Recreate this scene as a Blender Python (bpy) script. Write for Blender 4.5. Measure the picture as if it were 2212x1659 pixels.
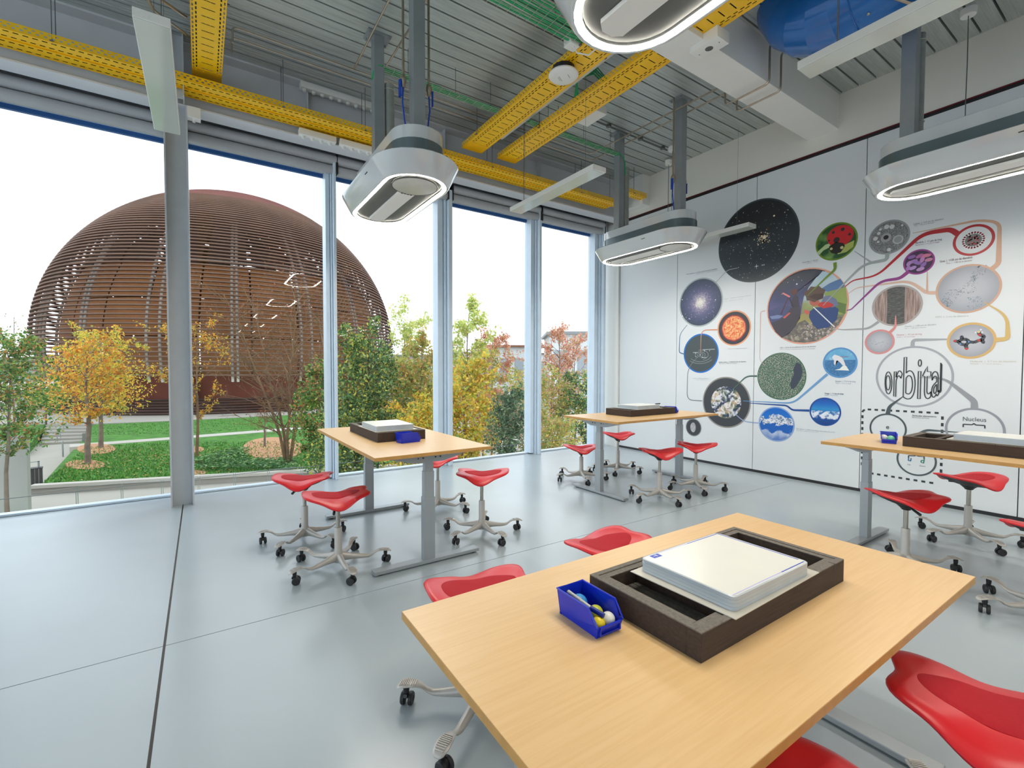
import bpy, bmesh, math, random
from mathutils import Vector, Matrix
PI = math.pi
random.seed(7)
scn = bpy.context.scene
for o in list(bpy.data.objects): bpy.data.objects.remove(o, do_unlink=True)
col = scn.collection

# ---------------------------------------------------------------- camera
H = 1.46; FPX = 1002.32; CX, CY = 1106.0, 829.5
YAW, PITCH, ROLL = 0.590332, 0.0301026, 0.001879
Fv = Vector((math.sin(YAW)*math.cos(PITCH), math.cos(YAW)*math.cos(PITCH), -math.sin(PITCH)))
R0 = Vector((math.cos(YAW), -math.sin(YAW), 0)); U0 = R0.cross(Fv)
Rv = math.cos(ROLL)*R0 + math.sin(ROLL)*U0; Uv = -math.sin(ROLL)*R0 + math.cos(ROLL)*U0
CAM = Vector((0, 0, H))
cd = bpy.data.cameras.new('camera'); cam = bpy.data.objects.new('camera', cd); col.objects.link(cam)
cd.sensor_width = 36; cd.lens = FPX/2212*36; cd.clip_start = .05; cd.clip_end = 600
m = Matrix((Rv, Uv, -Fv)).transposed().to_4x4(); m.translation = CAM
cam.matrix_world = m
scn.camera = cam

# ---------------------------------------------------------------- sky, sun, exposure
w = bpy.data.worlds.new('overcast_sky'); scn.world = w; w.use_nodes = True
nt = w.node_tree; nt.nodes.clear()
wo = nt.nodes.new('ShaderNodeOutputWorld'); bg = nt.nodes.new('ShaderNodeBackground')
tc = nt.nodes.new('ShaderNodeTexCoord'); sp = nt.nodes.new('ShaderNodeSeparateXYZ'); cr = nt.nodes.new('ShaderNodeValToRGB')
nt.links.new(tc.outputs['Generated'], sp.inputs[0]); nt.links.new(sp.outputs['Z'], cr.inputs[0])
cr.color_ramp.elements[0].position = 0.0; cr.color_ramp.elements[0].color = (.83, .92, 1.0, 1)
cr.color_ramp.elements[1].position = .6; cr.color_ramp.elements[1].color = (.85, .93, 1.0, 1)
nt.links.new(cr.outputs[0], bg.inputs[0]); bg.inputs[1].default_value = SKY = 1.30
nt.links.new(bg.outputs[0], wo.inputs[0])
vs = scn.view_settings; vs.view_transform = 'Standard'; vs.look = 'None'; vs.gamma = 1; vs.use_curve_mapping = False
vs.exposure = 0.9
RING = 60.0          # strength of the ring lights of the ceiling fixtures

# ---------------------------------------------------------------- helpers
def ray(px, py): return Fv + Rv*((px-CX)/FPX) - Uv*((py-CY)/FPX)
def at_x(px, py, X): d = ray(px, py); return CAM + d*((X-CAM.x)/d.x)
def at_y(px, py, Y): d = ray(px, py); return CAM + d*((Y-CAM.y)/d.y)
def at_z(px, py, Z): d = ray(px, py); return CAM + d*((Z-CAM.z)/d.z)
def lawnp(px, py, off=0):                       # point on the gently rising lawn
    d = ray(px, py); t = (-4.4125+off-H)/(d.z-.03125); return CAM + d*t

class MB:
    def __init__(s): s.v = []; s.f = []
    def add(s, vs, fs):
        n = len(s.v); s.v += [tuple(p) for p in vs]; s.f += [tuple(i+n for i in f) for f in fs]
    def box(s, x0, x1, y0, y1, z0, z1, rot=None, at=None):
        vs = [Vector(p) for p in ((x0,y0,z0),(x1,y0,z0),(x1,y1,z0),(x0,y1,z0),(x0,y0,z1),(x1,y0,z1),(x1,y1,z1),(x0,y1,z1))]
        if rot is not None: vs = [rot @ p for p in vs]
        if at is not None: vs = [p+Vector(at) for p in vs]
        s.add(vs, ((0,3,2,1),(4,5,6,7),(0,1,5,4),(1,2,6,5),(2,3,7,6),(3,0,4,7)))
    def bbox(s, x0, x1, y0, y1, z0, z1, b=.003):      # bevelled box
        bm = bmesh.new(); bmesh.ops.create_cube(bm, size=1)
        for v in bm.verts: v.co = Vector(((x0+x1)/2+v.co.x*(x1-x0), (y0+y1)/2+v.co.y*(y1-y0), (z0+z1)/2+v.co.z*(z1-z0)))
        bmesh.ops.bevel(bm, geom=bm.edges[:], offset=b, segments=2, affect='EDGES', profile=.6)
        bm.verts.index_update(); s.add([v.co.copy() for v in bm.verts], [[v.index for v in f.verts] for f in bm.faces]); bm.free()
    def tube(s, pts, r, n=8, caps=True, closed=False):
        pts = [Vector(p) for p in pts]; m = len(pts); rs = r if isinstance(r, (list, tuple)) else [r]*m
        base = len(s.v); prev = None
        for i, p in enumerate(pts):
            if closed: t = (pts[(i+1) % m]-pts[i-1])
            else: t = pts[min(i+1, m-1)]-pts[max(i-1, 0)]
            t.normalize()
            if prev is None:
                a = Vector((0,0,1)) if abs(t.z) < .9 else Vector((1,0,0)); u = t.cross(a).normalized()
            else: u = (prev - t*prev.dot(t)).normalized()
            prev = u; w_ = t.cross(u)
            for k in range(n):
                a = 2*PI*k/n; s.v.append(tuple(p+(u*math.cos(a)+w_*math.sin(a))*rs[i]))
        for i in range(m if closed else m-1):
            j = (i+1) % m
            for k in range(n):
                l = (k+1) % n; s.f.append((base+i*n+k, base+i*n+l, base+j*n+l, base+j*n+k))
        if caps and not closed:
            s.f.append(tuple(base+k for k in range(n))[::-1]); s.f.append(tuple(base+(m-1)*n+k for k in range(n)))
    def lathe(s, prof, n=24, at=(0,0,0), axis=None):   # prof: (r,z)
        M = axis if axis is not None else Matrix.Identity(3); at = Vector(at)
        loops = []
        for r, z in prof:
            if r < 1e-6: loops.append([len(s.v)]); s.v.append(tuple(M @ Vector((0,0,z))+at))
            else:
                b = len(s.v); loops.append([b+k for k in range(n)])
                for k in range(n): s.v.append(tuple(M @ Vector((r*math.cos(2*PI*k/n), r*math.sin(2*PI*k/n), z))+at))
        for A, B in zip(loops, loops[1:]):
            if len(A) == 1 and len(B) == 1: continue
            if len(A) == 1: s.f += [(A[0], B[(k+1) % n], B[k]) for k in range(n)]
            elif len(B) == 1: s.f += [(A[k], A[(k+1) % n], B[0]) for k in range(n)]
            else: s.f += [(A[k], A[(k+1) % n], B[(k+1) % n], B[k]) for k in range(n)]
    def loft(s, loops, cap0=True, cap1=True):          # equal-length vertex loops
        n = len(loops[0]); b = len(s.v)
        for L in loops: s.v += [tuple(p) for p in L]
        for i in range(len(loops)-1):
            for k in range(n):
                l = (k+1) % n; s.f.append((b+i*n+k, b+i*n+l, b+(i+1)*n+l, b+(i+1)*n+k))
        if cap0: s.f.append(tuple(b+k for k in range(n))[::-1])
        if cap1: s.f.append(tuple(b+(len(loops)-1)*n+k for k in range(n)))
    def mesh(s, name, smooth=False, sharp=35):
        me = bpy.data.meshes.new(name); me.from_pydata(s.v, [], s.f); me.update()
        if smooth:
            me.polygons.foreach_set('use_smooth', [True]*len(me.polygons))
            try: me.set_sharp_from_angle(angle=math.radians(sharp))
            except Exception: pass
        return me
    def build(s, name, mat, parent=None, smooth=False, sharp=35):
        me = s.mesh(name, smooth, sharp)
        if mat: me.materials.append(mat)
        return put(name, me, parent)
def put(name, me, parent=None):
    o = bpy.data.objects.new(name, me); col.objects.link(o)
    if parent is not None: o.parent = parent
    return o
def tag(o, label=None, cat=None, group=None, kind=None):
    if label: o['label'] = label
    if cat: o['category'] = cat
    if group: o['group'] = group
    if kind: o['kind'] = kind
    return o
def empty(name, loc=(0,0,0), rz=0, label=None, cat=None, group=None, kind=None):
    o = bpy.data.objects.new(name, None); col.objects.link(o); o.empty_display_size = .1
    o.location = loc; o.rotation_euler = (0, 0, rz); return tag(o, label, cat, group, kind)
KIDS = {}
def kids(o): return [c for c in bpy.data.objects if c.parent == o]
def copy_tree(o, parent=None, depth=0):
    c = o.copy(); col.objects.link(c)
    if parent is not None: c.parent = parent
    if o.name not in KIDS: KIDS[o.name] = kids(o)
    for ch in KIDS[o.name]: copy_tree(ch, c, depth+1)
    return c
def quick(name, mat, parent, fn, smooth=False, **k):
    b = MB(); fn(b); return b.build(name, mat, parent, smooth, **k)

# ---------------------------------------------------------------- materials
def nodes(name):
    M = bpy.data.materials.new(name); M.use_nodes = True; t = M.node_tree
    return M, t, t.nodes, t.links, t.nodes['Principled BSDF']
def sr(c):                                            # 0-255 display colour to linear
    return tuple(((x/255)/12.92 if x/255 <= .04045 else ((x/255+.055)/1.055)**2.4) for x in c)+(1,)
def P(name, c, rough=.5, metal=0, var=.06, scale=6, bump=0, bscale=60, coat=0, stretch=None, spec=None):
    M, t, N, L, b = nodes(name)
    b.inputs['Roughness'].default_value = rough; b.inputs['Metallic'].default_value = metal
    if spec is not None: b.inputs['Specular IOR Level'].default_value = spec
    if coat: b.inputs['Coat Weight'].default_value = coat; b.inputs['Coat Roughness'].default_value = .08
    co = N.new('ShaderNodeTexCoord'); mp = N.new('ShaderNodeMapping'); L.new(co.outputs['Object'], mp.inputs[0])
    if stretch: mp.inputs['Scale'].default_value = stretch
    ns = N.new('ShaderNodeTexNoise'); ns.inputs['Scale'].default_value = scale; ns.inputs['Detail'].default_value = 3
    L.new(mp.outputs[0], ns.inputs['Vector'])
    r = N.new('ShaderNodeValToRGB'); L.new(ns.outputs[0], r.inputs[0])
    base = c if len(c) == 4 else sr(c)
    r.color_ramp.elements[0].position = .3; r.color_ramp.elements[1].position = .7
    r.color_ramp.elements[0].color = tuple(x*(1-var) for x in base[:3])+(1,)
    r.color_ramp.elements[1].color = tuple(min(1, x*(1+var)) for x in base[:3])+(1,)
    L.new(r.outputs[0], b.inputs['Base Color'])
    if bump:
        n2 = N.new('ShaderNodeTexNoise'); n2.inputs['Scale'].default_value = bscale; L.new(mp.outputs[0], n2.inputs['Vector'])
        bp = N.new('ShaderNodeBump'); bp.inputs['Strength'].default_value = bump; bp.inputs['Distance'].default_value = .002
        L.new(n2.outputs[0], bp.inputs['Height']); L.new(bp.outputs[0], b.inputs['Normal'])
    return M
def EM(name, c, s):
    M, t, N, L, b = nodes(name)
    b.inputs['Base Color'].default_value = (1,1,1,1); b.inputs['Emission Color'].default_value = c; b.inputs['Emission Strength'].default_value = s
    return M
def leafmat(name, cols, trans=.35):
    M, t, N, L, b = nodes(name)
    g = N.new('ShaderNodeNewGeometry'); r = N.new('ShaderNodeValToRGB'); r.color_ramp.interpolation = 'CONSTANT'
    L.new(g.outputs['Random Per Island'], r.inputs[0])
    for i, c in enumerate(cols):
        if i < 2: e = r.color_ramp.elements[i]
        else: e = r.color_ramp.elements.new(i/len(cols))
        e.position = i/len(cols); e.color = sr(c)
    b.inputs['Roughness'].default_value = .6
    L.new(r.outputs[0], b.inputs['Base Color'])
    tr = N.new('ShaderNodeBsdfTranslucent'); L.new(r.outputs[0], tr.inputs[0])
    mx = N.new('ShaderNodeMixShader'); mx.inputs[0].default_value = trans
    L.new(b.outputs[0], mx.inputs[1]); L.new(tr.outputs[0], mx.inputs[2]); L.new(mx.outputs[0], N['Material Output'].inputs[0])
    return M
def mth(N, L, op, a, b=None, c=None):
    n = N.new('ShaderNodeMath'); n.operation = op
    for i, x in enumerate((a, b, c)):
        if x is None: continue
        if isinstance(x, (int, float)): n.inputs[i].default_value = x
        else: L.new(x, n.inputs[i])
    return n.outputs[0]

MT = {}
MT['floor'] = P('floor_resin', (170,181,187), .24, 0, .03, 1.3, .02, 30)
MT['joint'] = P('joint_metal', (84,76,68), .45, .3, .1, 20)
MT['white'] = P('white_paint', (234,234,230), .55, 0, .015, 3)
MT['cream'] = P('upper_wall_paint', (226,223,214), .7, 0, .02, 2)
MT['panel'] = P('panel_laminate', (222,226,229), .32, 0, .012, 2)
MT['black'] = P('black_plastic', (34,34,36), .45, 0, .1, 30)
MT['rubber'] = P('dark_rubber', (38,40,42), .55, 0, .1, 40)
MT['redtrim'] = P('dark_red_trim', (96,26,34), .4)
MT['steelgrey'] = P('grey_steel_paint', (196,200,204), .4, .1, .03, 8)
MT['darksteel'] = P('post_grey_paint', (150,156,160), .38, .3, .04, 8)
MT['alu'] = P('pale_grey_frame', (212,228,242), .3, .0, .03, 5)
MT['beampaint'] = P('beam_grey_paint', (212,215,220), .4, 0, .03, 4)
MT['blind'] = P('roller_blind_grey', (172,174,177), .5, 0, .04, 6)
MT['blue_trim'] = P('blue_head_trim', (52,100,164), .35)
MT['wood'] = None
MT['edge'] = P('beech_edge', (196,146,78), .45, 0, .08, 20)
MT['red'] = P('red_seat_plastic', (206,22,34), .36, 0, .02, 10, .05, 300)
MT['pad'] = P('red_seat_fabric', (176,8,28), .85, 0, .06, 120, .4, 900)
MT['chrome'] = P('chrome_column', (176,170,160), .22, .95, .05, 14)
MT['castalu'] = P('cast_grey_base', (186,182,176), .42, .25, .03, 10)
MT['tablesteel'] = P('table_frame_grey', (160,166,170), .38, .35, .03, 8)
MT['gloss'] = P('gloss_grey_shell', (206,210,212), .12, .1, .02, 3, coat=.6)
MT['band'] = P('dark_glass_band', (98,112,116), .16, .2, .04, 4)
MT['lampin'] = P('lamp_inner_grey', (96,98,96), .55)
MT['lens'] = P('lens_disc', (204,204,196), .3)
MT['ring'] = EM('light_ring', (1.0,.93,.82,1), RING)
MT['blueduct'] = P('blue_duct_paint', (2,98,176), .22, .1, .08, 5, coat=.5)
MT['galv'] = None
MT['copper'] = P('steel_pipe', (178,164,148), .28, .85, .08, 20)
MT['rod'] = P('zinc_rod', (120,124,124), .4, .7)
MT['green'] = P('green_cable', (48,172,108), .5, 0, .25, 40)
MT['wire'] = P('tray_wire', (188,192,176), .35, .6)
MT['bluehose'] = P('blue_hose', (16,70,180), .4)
MT['bin'] = P('blue_bin_plastic', (16,44,190), .3, 0, .04, 10)
MT['darktray'] = P('dark_fibre_tray', (66,52,44), .8, 0, .22, 18, .5, 200, stretch=(.4,4,8))
MT['traytop'] = P('dark_fibre_top', (112,106,98), .9, 0, .2, 90, .5, 400)
MT['board'] = P('whiteboard_face', (226,226,218), .25, 0, .015, 6)
MT['boardedge'] = P('board_frame_grey', (188,196,202), .35, .2)
MT['plate'] = P('clear_grey_plate', (196,192,180), .35, .1)
MT['bluemark'] = P('blue_line', (60,84,190), .4)
MT['lilac'] = P('lilac_line', (186,184,224), .4)

def wood_mat():
    M, t, N, L, b = nodes('beech_top')
    co = N.new('ShaderNodeTexCoord'); mp = N.new('ShaderNodeMapping'); mp.inputs['Scale'].default_value = (1.2, 26, 1)
    L.new(co.outputs['Object'], mp.inputs[0])
    ns = N.new('ShaderNodeTexNoise'); ns.inputs['Scale'].default_value = 3.5; ns.inputs['Detail'].default_value = 6; ns.inputs['Distortion'].default_value = .4
    L.new(mp.outputs[0], ns.inputs['Vector'])
    r = N.new('ShaderNodeValToRGB'); L.new(ns.outputs[0], r.inputs[0])
    r.color_ramp.elements[0].position = .35; r.color_ramp.elements[0].color = sr((221,182,128))
    r.color_ramp.elements[1].position = .62; r.color_ramp.elements[1].color = sr((226,189,137))
    L.new(r.outputs[0], b.inputs['Base Color']); b.inputs['Roughness'].default_value = .34
    return M
MT['wood'] = wood_mat()
def galv_mat():
    M, t, N, L, b = nodes('galvanised_deck')
    co = N.new('ShaderNodeTexCoord'); mp = N.new('ShaderNodeMapping'); mp.inputs['Scale'].default_value = (.5, 9, 9)
    L.new(co.outputs['Object'], mp.inputs[0])
    ns = N.new('ShaderNodeTexNoise'); ns.inputs['Scale'].default_value = 4; ns.inputs['Detail'].default_value = 5; L.new(mp.outputs[0], ns.inputs['Vector'])
    r = N.new('ShaderNodeValToRGB'); L.new(ns.outputs[0], r.inputs[0])
    r.color_ramp.elements[0].color = sr((158,165,163)); r.color_ramp.elements[1].color = sr((214,220,218))
    L.new(r.outputs[0], b.inputs['Base Color']); b.inputs['Roughness'].default_value = .38; b.inputs['Metallic'].default_value = .5
    return M
MT['galv'] = galv_mat()
def glass_mat(name, tint=(.97,.985,.99,1), refl=1.0):
    M, t, N, L, b = nodes(name)
    tr = N.new('ShaderNodeBsdfTransparent'); tr.inputs[0].default_value = tint
    gl = N.new('ShaderNodeBsdfGlossy'); gl.inputs['Roughness'].default_value = .01
    fr = N.new('ShaderNodeFresnel'); fr.inputs[0].default_value = 1.45
    mx = N.new('ShaderNodeMixShader'); L.new(mth(N, L, 'MULTIPLY', fr.outputs[0], refl), mx.inputs[0])
    L.new(tr.outputs[0], mx.inputs[1]); L.new(gl.outputs[0], mx.inputs[2]); L.new(mx.outputs[0], N['Material Output'].inputs[0])
    return M
MT['glass'] = glass_mat('window_glass')
def slot_mat(name, axis, rows, pitch, frac, half, cross=None):
    """yellow steel sheet pierced by rows of slots along local X; rows = (offset, half height) on `axis` (1=Y,2=Z)"""
    M, t, N, L, b = nodes(name)
    b.inputs['Base Color'].default_value = sr((246,178,10)); b.inputs['Roughness'].default_value = .35; b.inputs['Metallic'].default_value = .05
    co = N.new('ShaderNodeTexCoord'); s = N.new('ShaderNodeSeparateXYZ'); L.new(co.outputs['Object'], s.inputs[0])
    X = s.outputs[0]; A = s.outputs[axis]
    ns = N.new('ShaderNodeTexNoise'); ns.inputs['Scale'].default_value = 8; L.new(co.outputs['Object'], ns.inputs['Vector'])
    r = N.new('ShaderNodeValToRGB'); L.new(ns.outputs[0], r.inputs[0])
    r.color_ramp.elements[0].color = sr((250,186,6)); r.color_ramp.elements[1].color = sr((255,210,30)); L.new(r.outputs[0], b.inputs['Base Color'])
    tot = None
    for i, (c, h) in enumerate(rows):
        xs = mth(N, L, 'FRACT', mth(N, L, 'ADD', mth(N, L, 'DIVIDE', X, pitch), .5*(i % 2)))
        a = mth(N, L, 'LESS_THAN', xs, frac)
        d = mth(N, L, 'LESS_THAN', mth(N, L, 'ABSOLUTE', mth(N, L, 'SUBTRACT', A, c)), h)
        k = mth(N, L, 'MULTIPLY', a, d); tot = k if tot is None else mth(N, L, 'MAXIMUM', tot, k)
    if cross:                                           # cross slots in the middle
        pc, wd, hc = cross
        xs = mth(N, L, 'FRACT', mth(N, L, 'DIVIDE', X, pc))
        a = mth(N, L, 'LESS_THAN', xs, wd)
        d = mth(N, L, 'LESS_THAN', mth(N, L, 'ABSOLUTE', A), hc)
        tot = mth(N, L, 'MAXIMUM', tot, mth(N, L, 'MULTIPLY', a, d))
    tr = N.new('ShaderNodeBsdfTransparent'); mx = N.new('ShaderNodeMixShader')
    L.new(tot, mx.inputs[0]); L.new(b.outputs[0], mx.inputs[1]); L.new(tr.outputs[0], mx.inputs[2]); L.new(mx.outputs[0], N['Material Output'].inputs[0])
    return M
# ================================================================ ROOM
XW, YG, ZC, ZP = 6.60, 6.62, 4.87, 4.21      # right wall plane, glass plane, deck, top of wall panels
XL, YB = -6.4, -11.0                         # left and back limits of the room
fl = empty('floor', kind='structure')
quick('subfloor', MT['joint'], fl, lambda b: b.box(XL, XW+.3, YB, YG+.12, -.30, -.012))
for x0, x1 in ((XL, -.189), (-.177, XW+.02)):
    for y0, y1 in ((YB, -3.003), (-2.997, 3.017), (3.023, 6.55)):
        quick('floor_slab', MT['floor'], fl, lambda b: b.box(x0, x1, y0, y1, -.012, 0))
quick('window_sill', MT['alu'], fl, lambda b: b.box(XL, XW, 6.556, 6.66, -.012, .022))
quick('sill_gap', MT['black'], fl, lambda b: b.box(XL, XW, 6.548, 6.558, -.012, .002))

wr = empty('wall_right', kind='structure')
quick('wall_core', MT['black'], wr, lambda b: b.box(XW+.022, XW+.25, YB, 6.62, -.05, ZC+.1))
quick('upper_wall', MT['cream'], wr, lambda b: b.box(XW+.004, XW+.03, YB, 6.62, 4.262, ZC+.05))
seams = [.983-1.312*k for k in range(9, 0, -1)] + [.983, 2.295, 3.607, 4.919, 6.19]
for y0, y1 in zip(seams, seams[1:]):
    quick('wall_panel', MT['panel'], wr, lambda b: b.bbox(XW, XW+.024, y0+.004, y1-.004, .034, ZP, .0015))
quick('panel_track', MT['black'], wr, lambda b: b.box(XW+.010, XW+.03, YB, 6.25, ZP, 4.25))
quick('track_edge', MT['redtrim'], wr, lambda b: b.box(XW-.002, XW+.03, YB, 6.25, 4.248, 4.262))
quick('seal', MT['black'], wr, lambda b: b.box(XW-.004, XW+.03, YB, 6.19, .0, .036))
quick('corner_post', MT['white'], wr, lambda b: b.box(XW-.04, XW+.03, 6.195, 6.30, 0, 4.25))
quick('corner_jamb', MT['white'], wr, lambda b: b.box(XW-.01, XW+.03, 6.30, 6.62, 0, 4.25))
quick('lintel_box', MT['white'], wr, lambda b: b.box(6.42, XW+.02, 5.52, 6.1, 4.36, ZC))
wl = empty('wall_left', kind='structure')                   # unseen side wall, glazed here so more daylight fills the room
quick('head_panel', MT['blind'], wl, lambda b: b.box(XL-.15, XL, YB, 6.66, 4.0, ZC+.1))
quick('glass_pane', MT['glass'], wl, lambda b: b.add([(XL-.03, YB, 0), (XL-.03, 6.6, 0), (XL-.03, 6.6, 4.0), (XL-.03, YB, 4.0)], [(0, 1, 2, 3)]))
for k in range(11): quick('glazing_bar', MT['alu'], wl, lambda b: b.box(XL-.12, XL+.08, YB+1.68*k-.06, YB+1.68*k+.06, 0, 4.0))
quick('wall_back', MT['cream'], None, lambda b: b.box(XL-.2, XW+.3, YB-.2, YB, -.1, ZC+.1))['kind'] = 'structure'

ce = empty('ceiling', kind='structure')
quick('roof_slab', MT['black'], ce, lambda b: b.box(XL, XW+.2, YB, 6.66, ZC+.045, ZC+.3))
PW = .1745
def plank(b):
    prof = [(0.004,.04),(0.006,0),(.040,0),(.042,-.002),(.045,-.002),(.047,0),(.084,0),(.086,-.002),(.089,-.002),(.091,0),(.128,0),(.130,-.002),(.133,-.002),(.135,0),(PW-.012,0),(PW-.010,.04)]
    n = len(prof); L = [[(XL, y, z) for y, z in prof], [(XW+.01, y, z) for y, z in prof]]
    b.v = [p for l in L for p in l]; b.f = [(i, i+1, n+i+1, n+i) for i in range(n-1)]
b = MB(); plank(b); me = b.mesh('deck_plank'); me.materials.append(MT['galv'])
y = 1.173-PW*69
while y < 6.05:
    o = put('deck_plank', me, ce); o.location = (0, y, ZC); y += PW

# beams
bm_ = empty('trim_1', kind='structure')
tag(bm_, 'grey steel edge beam above the tall windows')
quick('web', MT['beampaint'], bm_, lambda b: b.box(XL, XW, 6.15, 6.165, 4.245, ZC))
quick('bottom_flange', MT['beampaint'], bm_, lambda b: b.bbox(XL, 6.56, 6.05, 6.27, 4.228, 4.246, .002))
quick('top_flange', MT['beampaint'], bm_, lambda b: b.box(XL, XW, 6.0, 6.3, ZC-.02, ZC))
for x in (1.1, 2.9, 4.6):
    quick('stiffener', MT['beampaint'], bm_, lambda b: b.box(x, x+.012, 6.05, 6.15, 4.246, ZC-.02))
quick('head_panel', MT['blind'], bm_, lambda b: b.box(XL, XW, 6.50, 6.66, 4.13, ZC))
tb = quick('trim_2', MT['white'], None, lambda b: b.bbox(XL, XW+.01, 2.602, 2.955, 4.45, ZC+.01, .006))
tag(tb, 'boxed white beam crossing the metal deck', kind='structure')

# column by the glass
cl = empty('trim_3', (-.182, 6.13, 0), kind='structure'); tag(cl, 'grey steel column in front of the glass')
quick('web', MT['steelgrey'], cl, lambda b: b.box(-.09, .09, -.012, .012, 0, 4.23))
quick('flange', MT['steelgrey'], cl, lambda b: b.bbox(-.103, -.088, -.10, .10, 0, 4.23, .002))
quick('flange', MT['steelgrey'], cl, lambda b: b.bbox(.088, .103, -.10, .10, 0, 4.23, .002))
quick('bracket', MT['white'], cl, lambda b: (b.box(.103, .22, -.12, -.02, 4.12, 4.23), b.tube([(.16,-.07,4.12),(.16,-.07,4.09)], .014)))
up = quick('trim_4', MT['steelgrey'], None, lambda b: (b.box(-.27, -.26, 5.84, 6.04, 4.246, ZC), b.box(-.11, -.10, 5.84, 6.04, 4.246, ZC), b.box(-.26, -.11, 5.93, 5.945, 4.246, ZC)))
tag(up, 'grey post above the column', kind='structure')

# windows: one per bay
fins = [(-1.96, -1.80), (-.26, -.10), (1.386, 1.498), (2.985, 3.178), (4.722, 4.872), (6.215, 6.40)]
def window(n, x0, x1, xl, xr):
    wn = empty('window_%d' % n, kind='structure')
    quick('glass_pane', MT['glass'], wn, lambda b: b.add([(x0-.02, 6.62, .02), (x1+.02, 6.62, .02), (x1+.02, 6.62, 4.02), (x0-.02, 6.62, 4.02)], [(0, 1, 2, 3)]))
    quick('head_trim', MT['blue_trim'], wn, lambda b: b.box(x0, x1, 6.60, 6.64, 4.014, 4.062))
    quick('head_rail', MT['alu'], wn, lambda b: b.box(x0, x1, 6.585, 6.64, 4.062, 4.13))
    return wn
def fin(wn, xa, xb):
    quick('glazing_bar', MT['alu'], wn, lambda b: b.bbox(xa, xa+(xb-xa)*.45, 6.47, 6.66, 0.02, 4.13, .004))
    quick('glazing_gap', MT['rubber'], wn, lambda b: b.box(xa+(xb-xa)*.45, xa+(xb-xa)*.5, 6.49, 6.64, 0.02, 4.13))
    quick('blind_guide', MT['alu'], wn, lambda b: (b.bbox(xa+(xb-xa)*.5, xa+(xb-xa)*.64, 6.43, 6.62, 0.0, 4.13, .003), b.bbox(xa+(xb-xa)*.68, xb, 6.36, 6.62, 0, 4.16, .006)))
window(1, -6.3, -1.96, 0, 0)
for i in range(5):
    wn = window(i+2, fins[i][1], fins[i+1][0], 0, 0)
    if i != 0: fin(wn, *fins[i+1])
    else:
        quick('glazing_bar', MT['alu'], wn, lambda b: b.box(-.24, -.12, 6.50, 6.66, .02, 4.13))
        fin(wn, *fins[0])
# roller blinds above the glass
names = ['leftmost of the roller blinds, partly cut by the frame', 'rolled grey blind above the glass right of the steel column', 'rolled grey blind behind the left oval fixture', 'rolled grey blind above the pane left of the slim white light', 'rolled grey blind in the corner beside the white wall']
for i in range(5):
    x0, x1 = fins[i][1]+.02, fins[i+1][0]+.12
    if i == 0: x0, x1 = -3.2, -.30
    if i == 4: x1 = 6.36
    rb = empty('roller_blind', (x0, 6.40, 4.13), 0, names[i], 'blind', 'rolled up blinds over the windows'); L_ = x1-x0
    quick('upper_roll', MT['blind'], rb, lambda b: b.tube([(0,0,.062),(L_,0,.062)], .062, 20), True)
    quick('lower_roll', MT['blind'], rb, lambda b: b.tube([(0,.02,-.058),(L_,.02,-.058)], .056, 20), True)
    quick('end_cap', MT['black'], rb, lambda b: b.bbox(-.02, 0, -.05, .07, -.12, .12, .004))
    quick('end_cap', MT['black'], rb, lambda b: b.bbox(L_, L_+.02, -.05, .07, -.12, .12, .004))
    quick('mounting_rail', MT['blind'], rb, lambda b: b.box(0, L_, .06, .12, -.09, .10))
sc = empty('safety_cable', (XL, 6.76, .14), 0, 'thin steel safety cable stretched just outside the glass', 'cable')
quick('cable', MT['rod'], sc, lambda b: b.tube([(0,0,0),(XW-XL,0,0)], .004, 6))
for x in (1.52, 4.90): quick('clip', MT['black'], sc, lambda b: b.tube([(x-XL,-.02,0),(x-XL,.03,0)], .012, 8))
# stepped white acoustic blocks fixed on the edge beam
for nm, x0, x1, z0, lab in (('sound_baffle', 1.00, 1.42, 4.17, 'scalloped white block on the beam, left of the window fin'), ('sound_baffle', 1.46, 1.98, 4.17, 'scalloped white block on the beam, right of the window fin'), ('sound_baffle', 1.02, 1.95, 4.72, 'scalloped white block high above the yellow window tray')):
    def f(b):
        b.bbox(0, x1-x0, 0, .09, 0, .075, .01)
        n = int((x1-x0)/.1)
        for k in range(n): b.lathe([(.0,-.03),(.018,-.026),(.026,0),(.03,.02)], 8, (.05+k*.1, .045, 0))
    o = quick(nm, MT['white'], None, f, True); o.location = (x0, 5.98, z0+.06); tag(o, lab, 'beam block', 'white blocks on the edge beam')
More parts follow.
